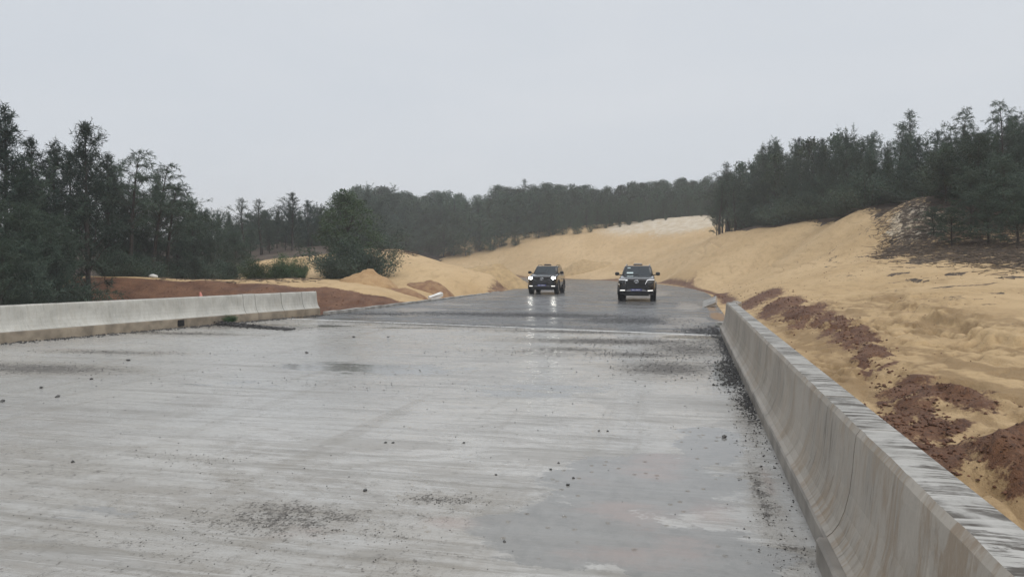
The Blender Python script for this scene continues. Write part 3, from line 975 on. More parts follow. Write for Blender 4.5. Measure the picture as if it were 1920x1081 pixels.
for (cu, cv, ru, rv, a) in GRAV:
    k_ = .35 + .65 * min(1, max(0, (cv - 4) / 9))
    sprinkle(cu, cv, ru, rv, int(min(1100, 300 * a * ru * rv + 120)), .004 * k_, .016 * k_)
for (cu, cv, ru, rv, a) in RGRAV:
    sprinkle(cu, cv, ru, rv, 500, .007, .022, -.006)
for _ in range(900):
    v = random.uniform(2.5, 20); u = random.uniform(-13, .7)
    s = random.choice((.004, .006, .008, .012)) * (.3 + .7 * min(1, v / 12)); pts.append((u, v, s * .2)); sz.append(s)
for _ in range(2200):      # drifts along the foot of the right parapet
    v = random.choice((random.gauss(12.2, 1.0), random.gauss(15.5, 1.6), random.uniform(4, 22), random.gauss(19.5, 1.2), random.gauss(9.6, .5)))
    if v > 22.3 or v < 3.5: continue
    u = RB - abs(random.gauss(0, .13)) * (1.3 if 10.5 < v < 14 or v > 18.5 else .6) - .015
    s = random.uniform(.006, .024) * (.35 + .65 * min(1, max(0, (v - 4) / 7))) * (1.15 if 11 < v < 14 else .8)
    pts.append((u, v, s * .2)); sz.append(s)
for _ in range(900):       # and of the left one
    t = random.uniform(.35, 1); p = on_left(t); a_ = abs(random.gauss(0, .25)) + .02
    s = random.uniform(.008, .035); pts.append((p[0] + a_, p[1], s * .2)); sz.append(s)
gravel('gravel', np.array(pts), np.array(sz), M['gravel'], 'dark wet gravel scattered over the bridge deck and road')

# low ridge of scraped gravel reaching from the left parapet onto the deck
pts, sz = [], []
a = np.array(ground0(405, 608)); b = np.array(ground0(545, 618))
for _ in range(1400):
    t = random.random() ** .8; p = a + (b - a) * t
    hgt = .10 * (1 - t) + .02; off = random.gauss(0, .12)
    s = random.uniform(.012, .035)
    pts.append((p[0] + random.gauss(0, .05), p[1] + off, max(0.0, hgt * (1 - abs(off) / .25)) * random.random() + s * .2)); sz.append(s)
gravel('gravel_ridge', np.array(pts), np.array(sz), M['gravel'], 'low dark ridge of scraped gravel by the pale parapet')

# single stones one can pick out on the deck
stones = [(1358, 820, .045), (685, 920, .026), (723, 830, .022), (737, 830, .02), (136, 866, .028), (240, 676, .05), (171, 711, .04), (870, 830, .02), (1047, 868, .02), (1032, 880, .018),
          (1075, 896, .018), (1065, 909, .022), (1123, 808, .022), (1139, 808, .02), (575, 662, .05), (663, 632, .05), (738, 571, .09), (728, 632, .04), (946, 1015, .016), (930, 890, .016), (5, 753, .05), (78, 727, .04), (108, 744, .04)]
stone_me = []
for k in range(4):
    bm = rock_bm(200 + k, .7, 1, .42); me = bpy.data.meshes.new('loose_stone'); bm.to_mesh(me); bm.free(); me.materials.append(M['stone']); stone_me.append(me)
for k, (px, py, s) in enumerate(stones):
    u, v = ground0(px, py); o = link('loose_stone', stone_me[k % 4]); s *= .68; o.location = (u, v, s * .4); o.scale = (s * 1.2, s * .9, s); o.rotation_euler = (0, 0, k * 1.3)
    tag(o, 'single dark stone lying loose on the wet deck', 'stone', 'loose stones on the deck')

# ------------------------------------------------------------------ heaps on the left shoulder and small litter
def heap(name, px, py_base, D, w, dpt, h, mat, label, seed, cat='heap'):
    u, v, _ = at(px, py_base, D); zb = hz(u, v)
    n = 36; r_ = np.linspace(0, 1, 16)
    vs = []; fs = []
    for i, r in enumerate(r_):
        for j in range(n):
            a = 2 * math.pi * j / n
            x = r * w * math.cos(a); y = r * dpt * math.sin(a)
            z = h * (max(0, 1 - r) ** .92) + .08 * h * float(fbm(np.array([x * 2.2 + seed]), np.array([y * 2.2]), 4)[0]) * 2 - .12 * (r > .97)
            gz = hz(u + x, v + y) - zb
            vs.append((x, y, max(z, 0) + gz * r - (.08 if r > .97 else 0)))
    for i in range(15):
        for j in range(n):
            fs.append((i * n + j, i * n + (j + 1) % n, (i + 1) * n + (j + 1) % n, (i + 1) * n + j))
    o = mesh_obj(name, vs, fs, mat, None, True); o.location = (u, v, zb)
    return tag(o, label, cat)


def mat_heap(name, a, b):
    m = NM(name); v = m.coord(); f = m.noise(v, 2.0, 5, .65); g = m.noise(v, 18, 4, .7)
    c = m.mix(m.ramp(f, .35, .65), a, b); c = m.mix(m.ramp(g, .52, .7, 0, .5), c, tuple(x * .5 for x in a))
    return m.out(c, .85, m.bump(m.math('ADD', f, g), .7, .1))


M['h_sand'] = mat_heap('orange_sand', (.40, .245, .115), (.50, .33, .17))
M['h_clay'] = mat_heap('brown_clay', (.24, .13, .07), (.36, .22, .115))
heap('sand_heap', 692, 541, 46, 1.9, 1.6, .95, M['h_sand'], 'orange conical sand heap below the leafy young tree', 2)
heap('clay_heap', 808, 541, 49, 1.7, 1.4, .62, M['h_clay'], 'brown clay heap beside the orange sand heap', 5)
heap('clay_heap', 760, 545, 45, 1.5, 1.0, .3, M['h_clay'], 'flat brown clay heap between sand heap and road', 9)
heap('sand_heap', 935, 530, 60, 3.0, 2.4, 1.05, mat_heap('pale_sand', (.40, .28, .15), (.53, .38, .2)), 'low sand heap with a dark rim next to the road bend', 12)
heap('sand_heap', 1095, 517, 112, 4.5, 3.0, 1.6, mat_heap('pale_sand_far', (.42, .29, .15), (.53, .38, .2)), 'small brown-edged sand heap behind the bend', 15)

u, v = ground0(822, 560)
slab('white_block', (u - .5, v + 1.0, .1), (.22, .9, .2), (.25, .2, -.5), M['white'], 'white block lying tilted at the left road edge', 'block', None, .02, 8)

# cone behind the left parapet
u, v, z = at(383, 556, 33); zb = hz(u, v)
root = empty('traffic_cone', (u, v, zb)); tag(root, 'faded orange traffic cone leaning in the red pit behind the parapet', 'cone')
bm = bmesh.new(); bmesh.ops.create_cone(bm, cap_ends=True, segments=20, radius1=.16, radius2=.03, depth=.72, matrix=Matrix.Translation((0, 0, .39)))
cb = bm_obj('cone_body', bm, M['cone'], root, False)
bm = bmesh.new(); bmesh.ops.create_cube(bm, size=1, matrix=Matrix.Translation((0, 0, .02)) @ Matrix.Diagonal((.4, .4, .04, 1)))
bm_obj('base', bm, M['cone'], root)
bm = bmesh.new(); bmesh.ops.create_cone(bm, cap_ends=False, segments=20, radius1=.108, radius2=.080, depth=.14, matrix=Matrix.Translation((0, 0, .46)))
bm_obj('reflective_band', bm, M['white'], root)
root.scale = (1.25, 1.25, 1.25); root.rotation_euler = (0, -.22, 0)
root.location.z = max(zb, at(383, 547, 33)[2] - .93)
CONE = root

bm = rock_bm(77, .6, 2, .12); bmesh.ops.scale(bm, vec=Vector((.28, .22, .22)), verts=bm.verts)
u, v, _ = at(288, 526, 43); o = bm_obj('plastic_bag', bm, M['white'], None, True); o.location = (u, v, hz(u, v) + .1)
tag(o, 'crumpled white plastic bag on top of the red cut', 'bag')

# ------------------------------------------------------------------ trees
def tube(vs, fs, pts, rads, sides=6):
    b0 = len(vs)
    for i, p in enumerate(pts):
        d = (pts[min(i + 1, len(pts) - 1)] - pts[max(i - 1, 0)]).normalized()
        a = d.orthogonal().normalized(); b = d.cross(a)
        for k in range(sides):
            t = 2 * math.pi * k / sides
            vs.append(tuple(p + (a * math.cos(t) + b * math.sin(t)) * rads[i]))
    for i in range(len(pts) - 1):
        for k in range(sides):
            k2 = (k + 1) % sides
            fs.append((b0 + i * sides + k, b0 + i * sides + k2, b0 + (i + 1) * sides + k2, b0 + (i + 1) * sides + k))


def needles(P0, D, L, Wd):
    """tapered blades: arrays of base point, direction, length, width -> tri mesh arrays"""
    n = len(P0)
    r = rng.normal(size=(n, 3)); s = np.cross(D, r); s /= np.linalg.norm(s, axis=1, keepdims=True) + 1e-9
    a = P0 - s * Wd[:, None] / 2; b = P0 + s * Wd[:, None] / 2; c = P0 + D * L[:, None]
    Vv = np.stack([a, b, c], 1).reshape(-1, 3)
    return Vv, np.arange(n * 3).reshape(-1, 3)


def leaves(P0, D, L, Wd):
    n = len(P0)
    r = rng.normal(size=(n, 3)); s = np.cross(D, r); s /= np.linalg.norm(s, axis=1, keepdims=True) + 1e-9
    m1 = P0 + D * L[:, None] * .5
    Vv = np.stack([P0, m1 - s * Wd[:, None] / 2, P0 + D * L[:, None], m1 + s * Wd[:, None] / 2], 1).reshape(-1, 3)
    return Vv, np.arange(n * 4).reshape(-1, 4)


def unit(a): return a / (np.linalg.norm(a, axis=-1, keepdims=True) + 1e-9)


def casuarina(seed, H=9.0, spread=.26, low=.18, nb=52, dens=1.0, lean=0.0, droop=.25, tip=.02, wid=.035, up=.55, nlen=.34, shape=.75):
    r = random.Random(seed); vs, fs = [], []
    n = 12; pts = []
    bx, by = r.uniform(-.2, .2), r.uniform(-.2, .2)
    for i in range(n):
        t = i / (n - 1)
        pts.append(Vector((lean * H * t * t + bx * math.sin(t * 4 + seed), by * math.sin(t * 5 + 1), H * .97 * t - (.3 if i == 0 else 0))))
    tube(vs, fs, pts, [H * .017 * (1 - .93 * (i / (n - 1))) + .006 for i in range(n)], 7)
    Ps, Ds, Ls = [], [], []
    for i in range(nb):
        t = low + (1 - low) * ((i + r.random()) / nb) ** .85
        k = t * (n - 1); i0 = min(int(k), n - 2); p0 = pts[i0].lerp(pts[i0 + 1], k - i0)
        ang = i * 2.399 + r.uniform(-.5, .5)
        env = ((1 - t) ** shape) * (.45 + .55 * min(1, (t - low) / .18 + .3)) + tip
        L = H * spread * env * min(1.7, math.exp(r.gauss(-.08, .36)))
        el = up + .5 * t + r.uniform(-.3, .35)
        if i % 8 == 3 and t < .75:            # secondary leaders
            el = r.uniform(1.05, 1.3); L = H * (1 - t) * r.uniform(.45, .8)
        d = Vector((math.cos(ang) * math.cos(el), math.sin(ang) * math.cos(el), math.sin(el)))
        bp = [p0]; m_ = 6
        for j in range(1, m_):
            f = j / (m_ - 1)
            dd_ = d + Vector((r.uniform(-.15, .15), r.uniform(-.15, .15), -droop * f * f * 2.0 + r.uniform(-.08, .08)))
            bp.append(bp[-1] + dd_.normalized() * L / (m_ - 1))
        rr = max(.008, H * .0045 * (1 - t) + .006)
        tube(vs, fs, bp, [rr * (1 - .85 * j / (m_ - 1)) for j in range(m_)], 4)
        ntw = int((8 + L * 6.0) * dens)
        for q in range(ntw):
            f = .30 + .70 * r.random() ** .75; kk = f * (m_ - 1); j0 = min(int(kk), m_ - 2)
            b = bp[j0].lerp(bp[j0 + 1], kk - j0); bd = (bp[j0 + 1] - bp[j0]).normalized()
            td = (bd * .7 + Vector((r.gauss(0, .6), r.gauss(0, .6), r.gauss(.12, .45)))).normalized()
            tl_ = r.uniform(.25, .65) * (.6 + .5 * min(1.6, L / 1.6))
            for w_ in range(int(9 * tl_ / .4)):
                g = r.random()
                pp = b + td * tl_ * g + Vector((0, 0, -.25 * droop * tl_ * g * g))
                nd = td * .45 + Vector((r.gauss(0, .6), r.gauss(0, .6), r.gauss(-droop * .6, .5)))
                Ps.append(pp); Ds.append(nd); Ls.append(r.uniform(.5, 1.0) * nlen)
    P0 = np.array([tuple(p) for p in Ps]); D = unit(np.array([tuple(d) for d in Ds])); L = np.array(Ls)
    V_, F_ = needles(P0, D, L, np.full(len(L), wid) * rng.uniform(.6, 1.4, len(L)))
    return vs, fs, V_, F_


def broad(seed, H=10.0, W=3.0, nclump=46, nl=150, leaf=.24, trunk=.28, col=None, low=.25):
    r = random.Random(seed); vs, fs = [], []
    n = 8
    pts = [Vector((.15 * math.sin(i * 1.3 + seed), .15 * math.cos(i * 1.7 + seed), H * .85 * i / (n - 1) - (.3 if i == 0 else 0))) for i in range(n)]
    tube(vs, fs, pts, [H * .016 * (1 - .85 * i / (n - 1)) + .01 for i in range(n)], 7)
    PP, DD, LL = [], [], []
    for c in range(nclump):
        t = low + (1 - low) * (c + r.random()) / nclump
        prof = math.sin(math.pi * min(1, max(0.02, (t - low) / (1 - low)) * .86 + .14)) ** .7
        a = c * 2.399 + r.uniform(-.4, .4); rad = W * prof * r.uniform(.35, 1.0)
        cen = np.array([math.cos(a) * rad, math.sin(a) * rad, H * (t * .93)])
        kk = min(n - 2, max(0, int((t * .8) * (n - 1))))
        tube(vs, fs, [pts[kk], (pts[kk] + Vector(cen)) / 2 + Vector((0, 0, -.1)), Vector(cen)], [.05, .03, .012], 4)
        R = r.uniform(.55, 1.05) * (.32 * W)
        q = rng.normal(size=(nl, 3)); q = unit(q) * (rng.random((nl, 1)) ** .45) * R * np.array([1.15, 1.15, .8])
        PP.append(cen + q); DD.append(unit(unit(q) * .7 + rng.normal(size=(nl, 3)) * .6 + np.array([0, 0, -.1]))); LL.append(rng.uniform(.6, 1.2, nl) * leaf)
    P0 = np.concatenate(PP); D = np.concatenate(DD); L = np.concatenate(LL)
    V_, F_ = leaves(P0, D, L, L * .55)
    return vs, fs, V_, F_


def shrubm(seed, H=1.6, W=1.2, ns_=26, wid=.024, nlen=.11):
    r = random.Random(seed); vs, fs = [], []; Ps, Ds, Ls = [], [], []
    for i in range(ns_):
        a = r.uniform(0, 6.28); el = r.uniform(.45, 1.45); L = H * r.uniform(.6, 1.05)
        d = Vector((math.cos(a) * math.cos(el) * W / H * 1.2, math.sin(a) * math.cos(el) * W / H * 1.2, math.sin(el)))
        b0 = Vector((r.uniform(-.2, .2) * W, r.uniform(-.2, .2) * W, -.15))
        bp = [b0 + d * L * f + Vector((0, 0, -.1 * f * f)) for f in (0, .33, .66, 1)]
        tube(vs, fs, bp, [.022, .016, .010, .004], 4)
        for q in range(int(480 * L / 1.6)):
            f = .12 + .88 * r.random(); p = b0 + d * L * f + Vector((r.gauss(0, .13), r.gauss(0, .13), r.gauss(0, .1)))
            Ps.append(p); Ds.append(d.normalized() * .5 + Vector((r.gauss(0, .6), r.gauss(0, .6), r.gauss(.1, .5)))); Ls.append(r.uniform(.6, 1.1) * nlen)
    P0 = np.array([tuple(p) for p in Ps]); D = unit(np.array([tuple(d) for d in Ds])); L = np.array(Ls)
    V_, F_ = leaves(P0, D, L, np.full(len(L), wid) * rng.uniform(.7, 1.6, len(L)))
    return vs, fs, V_, F_


def proto(kind, data, leafmat):
    vs, fs, V_, F_ = data
    tm = bpy.data.meshes.new('trunk'); tm.from_pydata(vs, [], fs); tm.materials.append(M['bark'])
    tm.polygons.foreach_set('use_smooth', [True] * len(tm.polygons)); tm.update()
    cm = np_mesh('crown', V_, F_, leafmat, False)
    return kind, tm, cm, float(np.percentile(V_[:, 2], 99.6))


T = {}
for i in range(3): T['c%d' % i] = proto('casuarina_tree', casuarina(10 + i, spread=.30 + .03 * i, nb=58, dens=1.25, low=.10, wid=.034, tip=.05, nlen=.27, up=.75), M['cas_dark'])
T['c3'] = proto('casuarina_tree', casuarina(21, spread=.42, low=.34, nb=40, dens=.85, lean=.12, droop=.5, tip=.12, up=.35, nlen=.34, wid=.036), M['cas'])
T['c4'] = proto('casuarina_tree', casuarina(22, spread=.27, low=.3, nb=42, dens=.6, tip=.09, up=.8, wid=.036, nlen=.28), M['cas'])
T['c5'] = proto('casuarina_tree', casuarina(23, spread=.42, low=.04, nb=72, dens=1.2, tip=.12, droop=.3, shape=.5, wid=.04, nlen=.28), M['cas'])
T['c6'] = proto('casuarina_tree', casuarina(24, spread=.40, low=.06, nb=66, dens=1.1, tip=.17, up=.8, shape=.5, wid=.04, nlen=.28), M['cas'])
T['c7'] = proto('casuarina_tree', casuarina(25, spread=.44, low=.05, nb=62, dens=1.0, tip=.22, up=.95, droop=.12, shape=.5, wid=.04, nlen=.28), M['cas'])
T['c8'] = proto('casuarina_tree', casuarina(26, spread=.36, low=.15, nb=52, dens=.9, tip=.25, up=.7, droop=.4, lean=-.06, shape=.5, wid=.038, nlen=.3), M['cas'])
T['b0'] = proto('woodland_tree', broad(31, W=3.1, nclump=56, low=.04), M['wood'])
T['b1'] = proto('woodland_tree', broad(32, W=2.7, nclump=60, low=.04), M['wood'])
T['b2'] = proto('woodland_tree', broad(33, W=3.6, nclump=50, low=.06), M['wood'])
T['b3'] = proto('leafy_tree', broad(34, W=2.5, nclump=64, nl=190, leaf=.2, low=.05), mat_foliage('leafy_tree_leaves', (.040, .075, .038), (.08, .125, .06)))
T['s0'] = proto('shrub', shrubm(41), M['shrub'])
T['s1'] = proto('shrub', shrubm(42, H=1.8, W=.9, ns_=20), M['shrub'])
T['s2'] = proto('scrub_bush', shrubm(43, H=1.5, W=1.7, ns_=34, wid=.022), M['cas'])
HN = {'s0': 1.6, 's1': 1.8, 's2': 1.5}


def plant(key, u, v, h, label, cat, group, wide=1.0, rz=None, tilt=0.0, sink=.0):
    kind, tm, cm, h0 = T[key]
    s = h / h0
    root = empty(kind, (u, v, hz(u, v) - sink), random.uniform(0, 6.28) if rz is None else rz)
    root.scale = (s * wide, s * wide, s)
    root.rotation_euler.y = tilt
    link('stems' if key[0] == 's' else 'trunk', tm, root)
    link('foliage' if key[0] == 's' else 'crown', cm, root)
    return tag(root, label, cat, group)


def tree_px(key, px, D, ytop, label, group, cat='tree', wide=1.0, rz=None, tilt=0.0):
    u, v, zt = at(px, ytop, D)
    h = max(1.0, zt - hz(u, v))
    return plant(key, u, v, h, label, cat, group, wide, rz, tilt)


# left: dark casuarinas behind the parapet
gL = 'dark casuarinas behind the pale parapet'
dense = 'dense dark casuarina in the clump behind the pale parapet'
for key, px, D, yt, lab in (('c0', 8, 34, 203, 'tallest feathery casuarina of the dark clump behind the pale parapet'), ('c1', -45, 33, 225, dense), ('c2', 58, 36, 262, 'second tallest casuarina of the dark clump, next to the tallest'),
                            ('c0', 100, 38, 270, 'slim casuarina between the clump and the pointed one with the bare trunk'), ('c1', 130, 40, 285, dense), ('c5', 30, 30, 370, dense), ('c5', -30, 29, 390, dense), ('c7', 35, 34, 300, dense),
                            ('c5', 90, 32, 390, dense), ('c6', 125, 37, 400, dense), ('c2', 200, 44, 290, 'pointed casuarina just behind the one with the bare dark trunk'), ('c6', 225, 46, 375, dense), ('c5', 195, 44, 410, dense), ('c6', 60, 28, 450, dense), ('c5', 0, 27, 440, dense), ('c6', 105, 31, 460, dense), ('c7', 75, 38, 330, dense), ('c7', 150, 42, 360, dense)):
    tree_px(key, px, D, yt, lab, gL if lab == dense else None)
tree_px('c1', 160, 36, 232, 'tall pointed casuarina with a bare dark trunk at the end of the red cut', None, rz=1.0, wide=.85)
tree_px('c3', 240, 44, 286, 'open casuarina with drooping outer limbs reaching over the sand bench', None, rz=-.25, wide=1.15)
tree_px('c3', 285, 47, 308, 'thin drooping casuarina beside the tree with outstretched limbs', None, rz=.2, wide=1.15)
tree_px('c3', 310, 48, 345, 'lowest of the drooping casuarinas, its limbs hanging over the bench', None, rz=-.1, wide=1.3)
gM = 'lower casuarinas beyond the red cut'
for key, px, D, yt in (('c6', 265, 50, 390), ('c5', 300, 55, 430), ('c6', 345, 58, 415), ('c5', 372, 56, 388), ('c7', 408, 60, 394), ('c5', 440, 56, 430), ('c5', 395, 52, 440), ('c6', 425, 54, 455), ('c5', 340, 52, 450), ('c5', 245, 48, 450),
                       ('c6', 365, 66, 395), ('c7', 430, 74, 398), ('c7', 330, 64, 410), ('c5', 280, 52, 450), ('c6', 230, 47, 430), ('c5', 455, 58, 452), ('c7', 385, 70, 392), ('c5', 310, 48, 480), ('c5', 365, 49, 482), ('c6', 270, 46, 480)):
    tree_px(key, px, D, yt, 'bushy low casuarina standing beyond the red cut', gM, wide=1.15)
for key, px, D, yt, lab in (('c7', 212, 47, 300, 'full feathery casuarina behind the drooping ones'), ('c8', 252, 49, 335, 'bushy-headed casuarina between the drooping ones'), ('c6', 292, 51, 345, 'rounded casuarina behind the lowest drooping one'), ('c8', 332, 53, 350, 'loose-headed casuarina where the tall group steps down'), ('c7', 362, 55, 372, 'broad casuarina at the low end of the tall group')):
    tree_px(key, px, D, yt, lab, None, wide=1.0)
tree_px('c4', 455, 72, 372, 'pale wispy casuarina above the burnt sand slope', None, wide=1.5)
tree_px('c4', 487, 76, 374, 'wispy thin-crowned casuarina among the low trees', None, wide=1.6)
tree_px('c2', 548, 76, 362, 'slim pointed casuarina standing above the dark litter bank', None, wide=1.2)
tree_px('c2', 577, 80, 376, 'small pointed casuarina next to the slim one on the litter bank', None, wide=1.2)
for key, px, D, yt in (('c5', 500, 82, 390), ('c7', 520, 86, 388), ('c6', 600, 84, 382), ('c7', 615, 90, 390), ('c5', 470, 88, 396), ('c6', 560, 92, 392), ('c6', 640, 86, 370), ('c5', 535, 78, 420), ('c5', 585, 80, 425), ('c5', 505, 76, 430), ('c6', 470, 74, 425),
                       ('c7', 545, 100, 388), ('c5', 590, 104, 386), ('c6', 625, 100, 380), ('c7', 495, 100, 394), ('c6', 660, 95, 368), ('c5', 610, 76, 440), ('c5', 560, 74, 446)):
    tree_px(key, px, D, yt, 'bushy casuarina on the litter bank left of the leafy tree', 'casuarinas on the litter bank', wide=1.15)
tree_px('b3', 648, 54, 358, 'full bright green leafy tree standing before the wood', None, wide=1.5)
for px, D, h, lab in ((632, 50, 1.7, 'drooping green bush at the foot of the leafy tree'), (690, 50, 2.2, 'rounded dark bush beside the orange sand heap'), (665, 51, 2.8, 'tall bush joining the leafy tree to the sand')):
    u, v, _ = at(px, 520, D); plant('s2', u, v, h, lab, 'bush', None)
for px, D, h, lab in ((480, 47, 1.35, 'rounded bright green shrub on the sand bench'), (510, 47, 1.15, 'low bright green shrub beside the rounded one'), (538, 47, 1.6, 'upright young green shrub on the sand bench'), (562, 46, 1.3, 'small feathery green shrub at the edge of the sand bench')):
    u, v, _ = at(px, 520, D); plant('s1' if px > 520 else 's0', u, v, h, lab, 'shrub', None)
for px, D, h in ((250, 44, 1.6), (290, 46, 1.2), (215, 43, 1.6), (60, 33, 1.8), (110, 35, 1.8), (10, 30, 1.8), (330, 50, 1.3), (380, 50, 1.5), (430, 49, 1.3)):
    u, v, _ = at(px, 530, D); plant('s2', u, v, h, 'dark scrubby bush under the left-hand casuarinas', 'bush', 'scrub under the left-hand trees')

for k in range(34):
    px = random.uniform(440, 690); u, v, _ = at(px, 470, random.uniform(84, 108))
    plant('s2', u, v, random.uniform(1.8, 3.4), 'dark undergrowth bush beneath the litter bank casuarinas', 'bush', 'undergrowth on the litter bank', 1.2)

# far wood behind the big dune
gW = 'trees of the wood beyond the far dune'
sky_l = [(640, 362), (670, 352), (690, 350), (725, 352), (780, 366), (820, 360), (850, 357), (880, 372), (910, 366), (935, 350), (970, 352), (1000, 345), (1060, 346), (1100, 350), (1140, 352), (1200, 341), (1260, 338), (1290, 336), (1335, 332), (1380, 322)]
sx_, sy_ = [a for a, _ in sky_l], [b for _, b in sky_l]
for row, (D0, drop, step) in enumerate(((146, 62, 22), (150, 30, 20), (158, 12, 22), (168, 0, 23), (182, -1, 30))):
    x = 655 + row * 5
    while x < 1400:
        D = D0 + (1340 - x) / 560 * 18 - 16 + random.uniform(-3, 3)
        y = float(np.interp(x, sx_, sy_)) + drop + random.uniform(-4, 9) * (1 if row < 3 else .8)
        key = random.choice(('b0', 'b1', 'b2', 'b0', 'c6' if x < 770 else 'b1', 'c7' if x < 770 else 'b2'))
        t_ = tree_px(key, x, D, y, 'round-crowned tree in the wood beyond the far dune', gW, wide=random.uniform(1.0, 1.3))
        if key[0] == 'c': t_['label'] = 'feathery casuarina in the wood beyond the far dune'
        x += step * random.uniform(.75, 1.3)
for px, D, yt in ((735, 140, 352), (690, 130, 349), (710, 128, 366), (985, 165, 336), (760, 138, 375), (650, 120, 370), (825, 150, 362)):
    tree_px('c4' if px == 985 else 'c6', px, D, yt, 'feathery casuarina in the wood beyond the far dune' if px != 985 else 'thin bare-topped tree rising above the far wood', gW if px != 985 else None)

# right: trees along the crest of the right-hand bank
gR = 'trees along the crest of the right-hand bank'
sky_r = [(1330, 325), (1365, 308), (1400, 312), (1430, 268), (1475, 264), (1530, 258), (1585, 242), (1630, 252), (1660, 268), (1710, 235), (1745, 240), (1790, 232), (1830, 242), (1860, 238), (1890, 215), (1930, 205), (1990, 180), (2060, 170)]
rx_, ry_ = [a for a, _ in sky_r], [b for _, b in sky_r]
crest_x = [1340, 1420, 1500, 1600, 1710, 1800, 1920, 2060]
crest_D = [84, 77, 67, 57, 47.5, 42, 38, 34]
for row, (off, drop, step) in enumerate(((3.0, 75, 24), (6.5, 26, 25), (11, 4, 25), (18, 0, 32))):
    x = 1345 + 6 * row
    while x < 2060:
        D = float(np.interp(x, crest_x, crest_D)) + off + random.uniform(-1, 1.5)
        y = float(np.interp(x, rx_, ry_)) + drop * random.uniform(.5, 1.5) + random.uniform(-6, 16)
        key = random.choice(('c7', 'c6', 'c8', 'c7', 'c2', 'b1', 'c8')) if row else random.choice(('c5', 'c6', 'c5', 'c7'))
        t_ = tree_px(key, x, D, y, 'dark broad-crowned tree on the crest of the right-hand bank' if key[0] == 'b' else 'dark casuarina on the crest of the right-hand bank', gR, wide=random.uniform(.75, 1.0))
        x += step * random.uniform(.75, 1.3) * (1 + (x - 1340) / 1400)
for key, px, D, yt, lab, w_ in (('c4', 1710, 62, 208, 'tall pale wispy casuarina above the sand ridge', 1.2), ('c4', 1690, 63, 232, 'slender wispy casuarina beside the tall pale one', 1.3), ('c3', 1795, 56, 203, 'umbrella-topped casuarina rising over the right-hand bank', .75),
                                 ('c3', 1885, 44, 186, 'high drooping casuarina above the litter slope', .8), ('c6', 1455, 82, 262, 'thick-headed casuarina standing out on the crest line', .9), ('c6', 1590, 66, 240, 'tall dark casuarina on the middle of the crest', .85), ('c4', 1430, 84, 275, 'small open-headed casuarina at the crest edge', 1.2), ('c4', 1365, 92, 305, 'bare-twigged casuarina at the far end of the crest', 1.2)):
    tree_px(key, px, D, yt, lab, None, wide=w_)
for px, D in ((1352, 82.5), (1362, 83), (1378, 81)):
    tree_px('c4', px, D, 340, 'thin-stemmed young casuarina on the tip of the right-hand bank', 'young casuarinas on the bank tip', wide=1.5)
for k in range(60):
    x = random.uniform(1390, 2040); D = float(np.interp(x, crest_x, crest_D)) + random.uniform(1.6, 4.8) + (3 if 1690 < x < 1780 else 0)
    u, v, _ = at(x, 400, D)
    plant('s2', u, v, random.uniform(1.2, 2.6), 'dark scrubby bush along the edge of the right-hand crest', 'bush', 'scrub along the right-hand crest')
for px, D, h, w_ in ((1785, 37, 2.0, 1.5), (1850, 36, 2.8, 1.35), (1905, 34, 2.8, 1.4), (1750, 40, 1.6, 1.5), (1820, 39, 3.2, 1.2), (1880, 38, 3.8, 1.2), (1945, 34, 3.4, 1.3), (1770, 43, 3.0, 1.2), (1835, 42, 4.2, 1.1)):
    u, v, _ = at(px, 400, D); plant('c5', u, v, h, 'low spreading green casuarina on the litter slope', 'tree', 'low green casuarinas on the litter slope', w_)

u, v = ground0(432, 606); o = plant('s0', u, v, .22, 'small green weed tuft growing on the scraped gravel ridge', 'weed', None, 1.6); o.location.z = .04
# dark lumps at the foot of the long pale parapet
for k, (px, py, sc_) in enumerate(((14, 640, .11), (30, 641, .08), (4, 642, .07))):
    u, v = ground0(px, py); bm = rock_bm(300 + k, .45, 1, .4); bmesh.ops.scale(bm, vec=Vector((sc_ * 1.6, sc_, sc_)), verts=bm.verts)
    o = bm_obj('rubble_piece', bm, M['stone']); o.location = (u, v, sc_ * .3); tag(o, 'dark flat lump lying at the foot of the long pale parapet', 'rubble', 'dark lumps by the pale parapet')

# ------------------------------------------------------------------ dead twigs and litter
vs, fs = [], []


def twig(u, v, L, r):
    z = hz_fast(u, v)
    a = random.uniform(0, 6.28); p = Vector((u, v, z + .02)); pts_ = [p]
    for j in range(3):
        a += random.uniform(-.6, .6)
        p = p + Vector((math.cos(a) * L / 3, math.sin(a) * L / 3, random.uniform(-.02, .05) * L)); pts_.append(Vector((p.x, p.y, max(p.z, hz_fast(p.x, p.y) + .01))))
    tube(vs, fs, pts_, [r, r * .8, r * .6, r * .3], 3)


for _ in range(2600):
    px = random.uniform(1640, 1930); py = random.uniform(420, 545) if random.random() < .3 else random.uniform(435, 510)
    D = 47 - (px - 1640) / 290 * 13 - (py - 430) * .09 + random.uniform(-2.5, 2.5)
    u, v, _ = at(px, py, D); twig(u, v, random.uniform(.15, .8), random.uniform(.008, .022))
for _ in range(500):
    px = random.uniform(1420, 1700); D = float(np.interp(px, crest_x, crest_D)) + random.gauss(-.3, .6)
    u, v, _ = at(px, 400, D); twig(u, v, random.uniform(.2, .9), random.uniform(.01, .025))
for _ in range(500):
    px = random.uniform(280, 600); u, v, _ = at(px, 528, random.uniform(41, 48)); twig(u, v, random.uniform(.2, .8), random.uniform(.01, .025))
for _ in range(260):
    px = random.uniform(690, 780); u, v, _ = at(px, 475, random.uniform(60, 64)); twig(u, v, random.uniform(.2, .7), random.uniform(.015, .03))
o = mesh_obj('dead_twigs', vs, fs, M['twig']); tag(o, 'grey-brown dead twigs and litter strewn over the sand slopes', 'twigs', None, 'stuff')

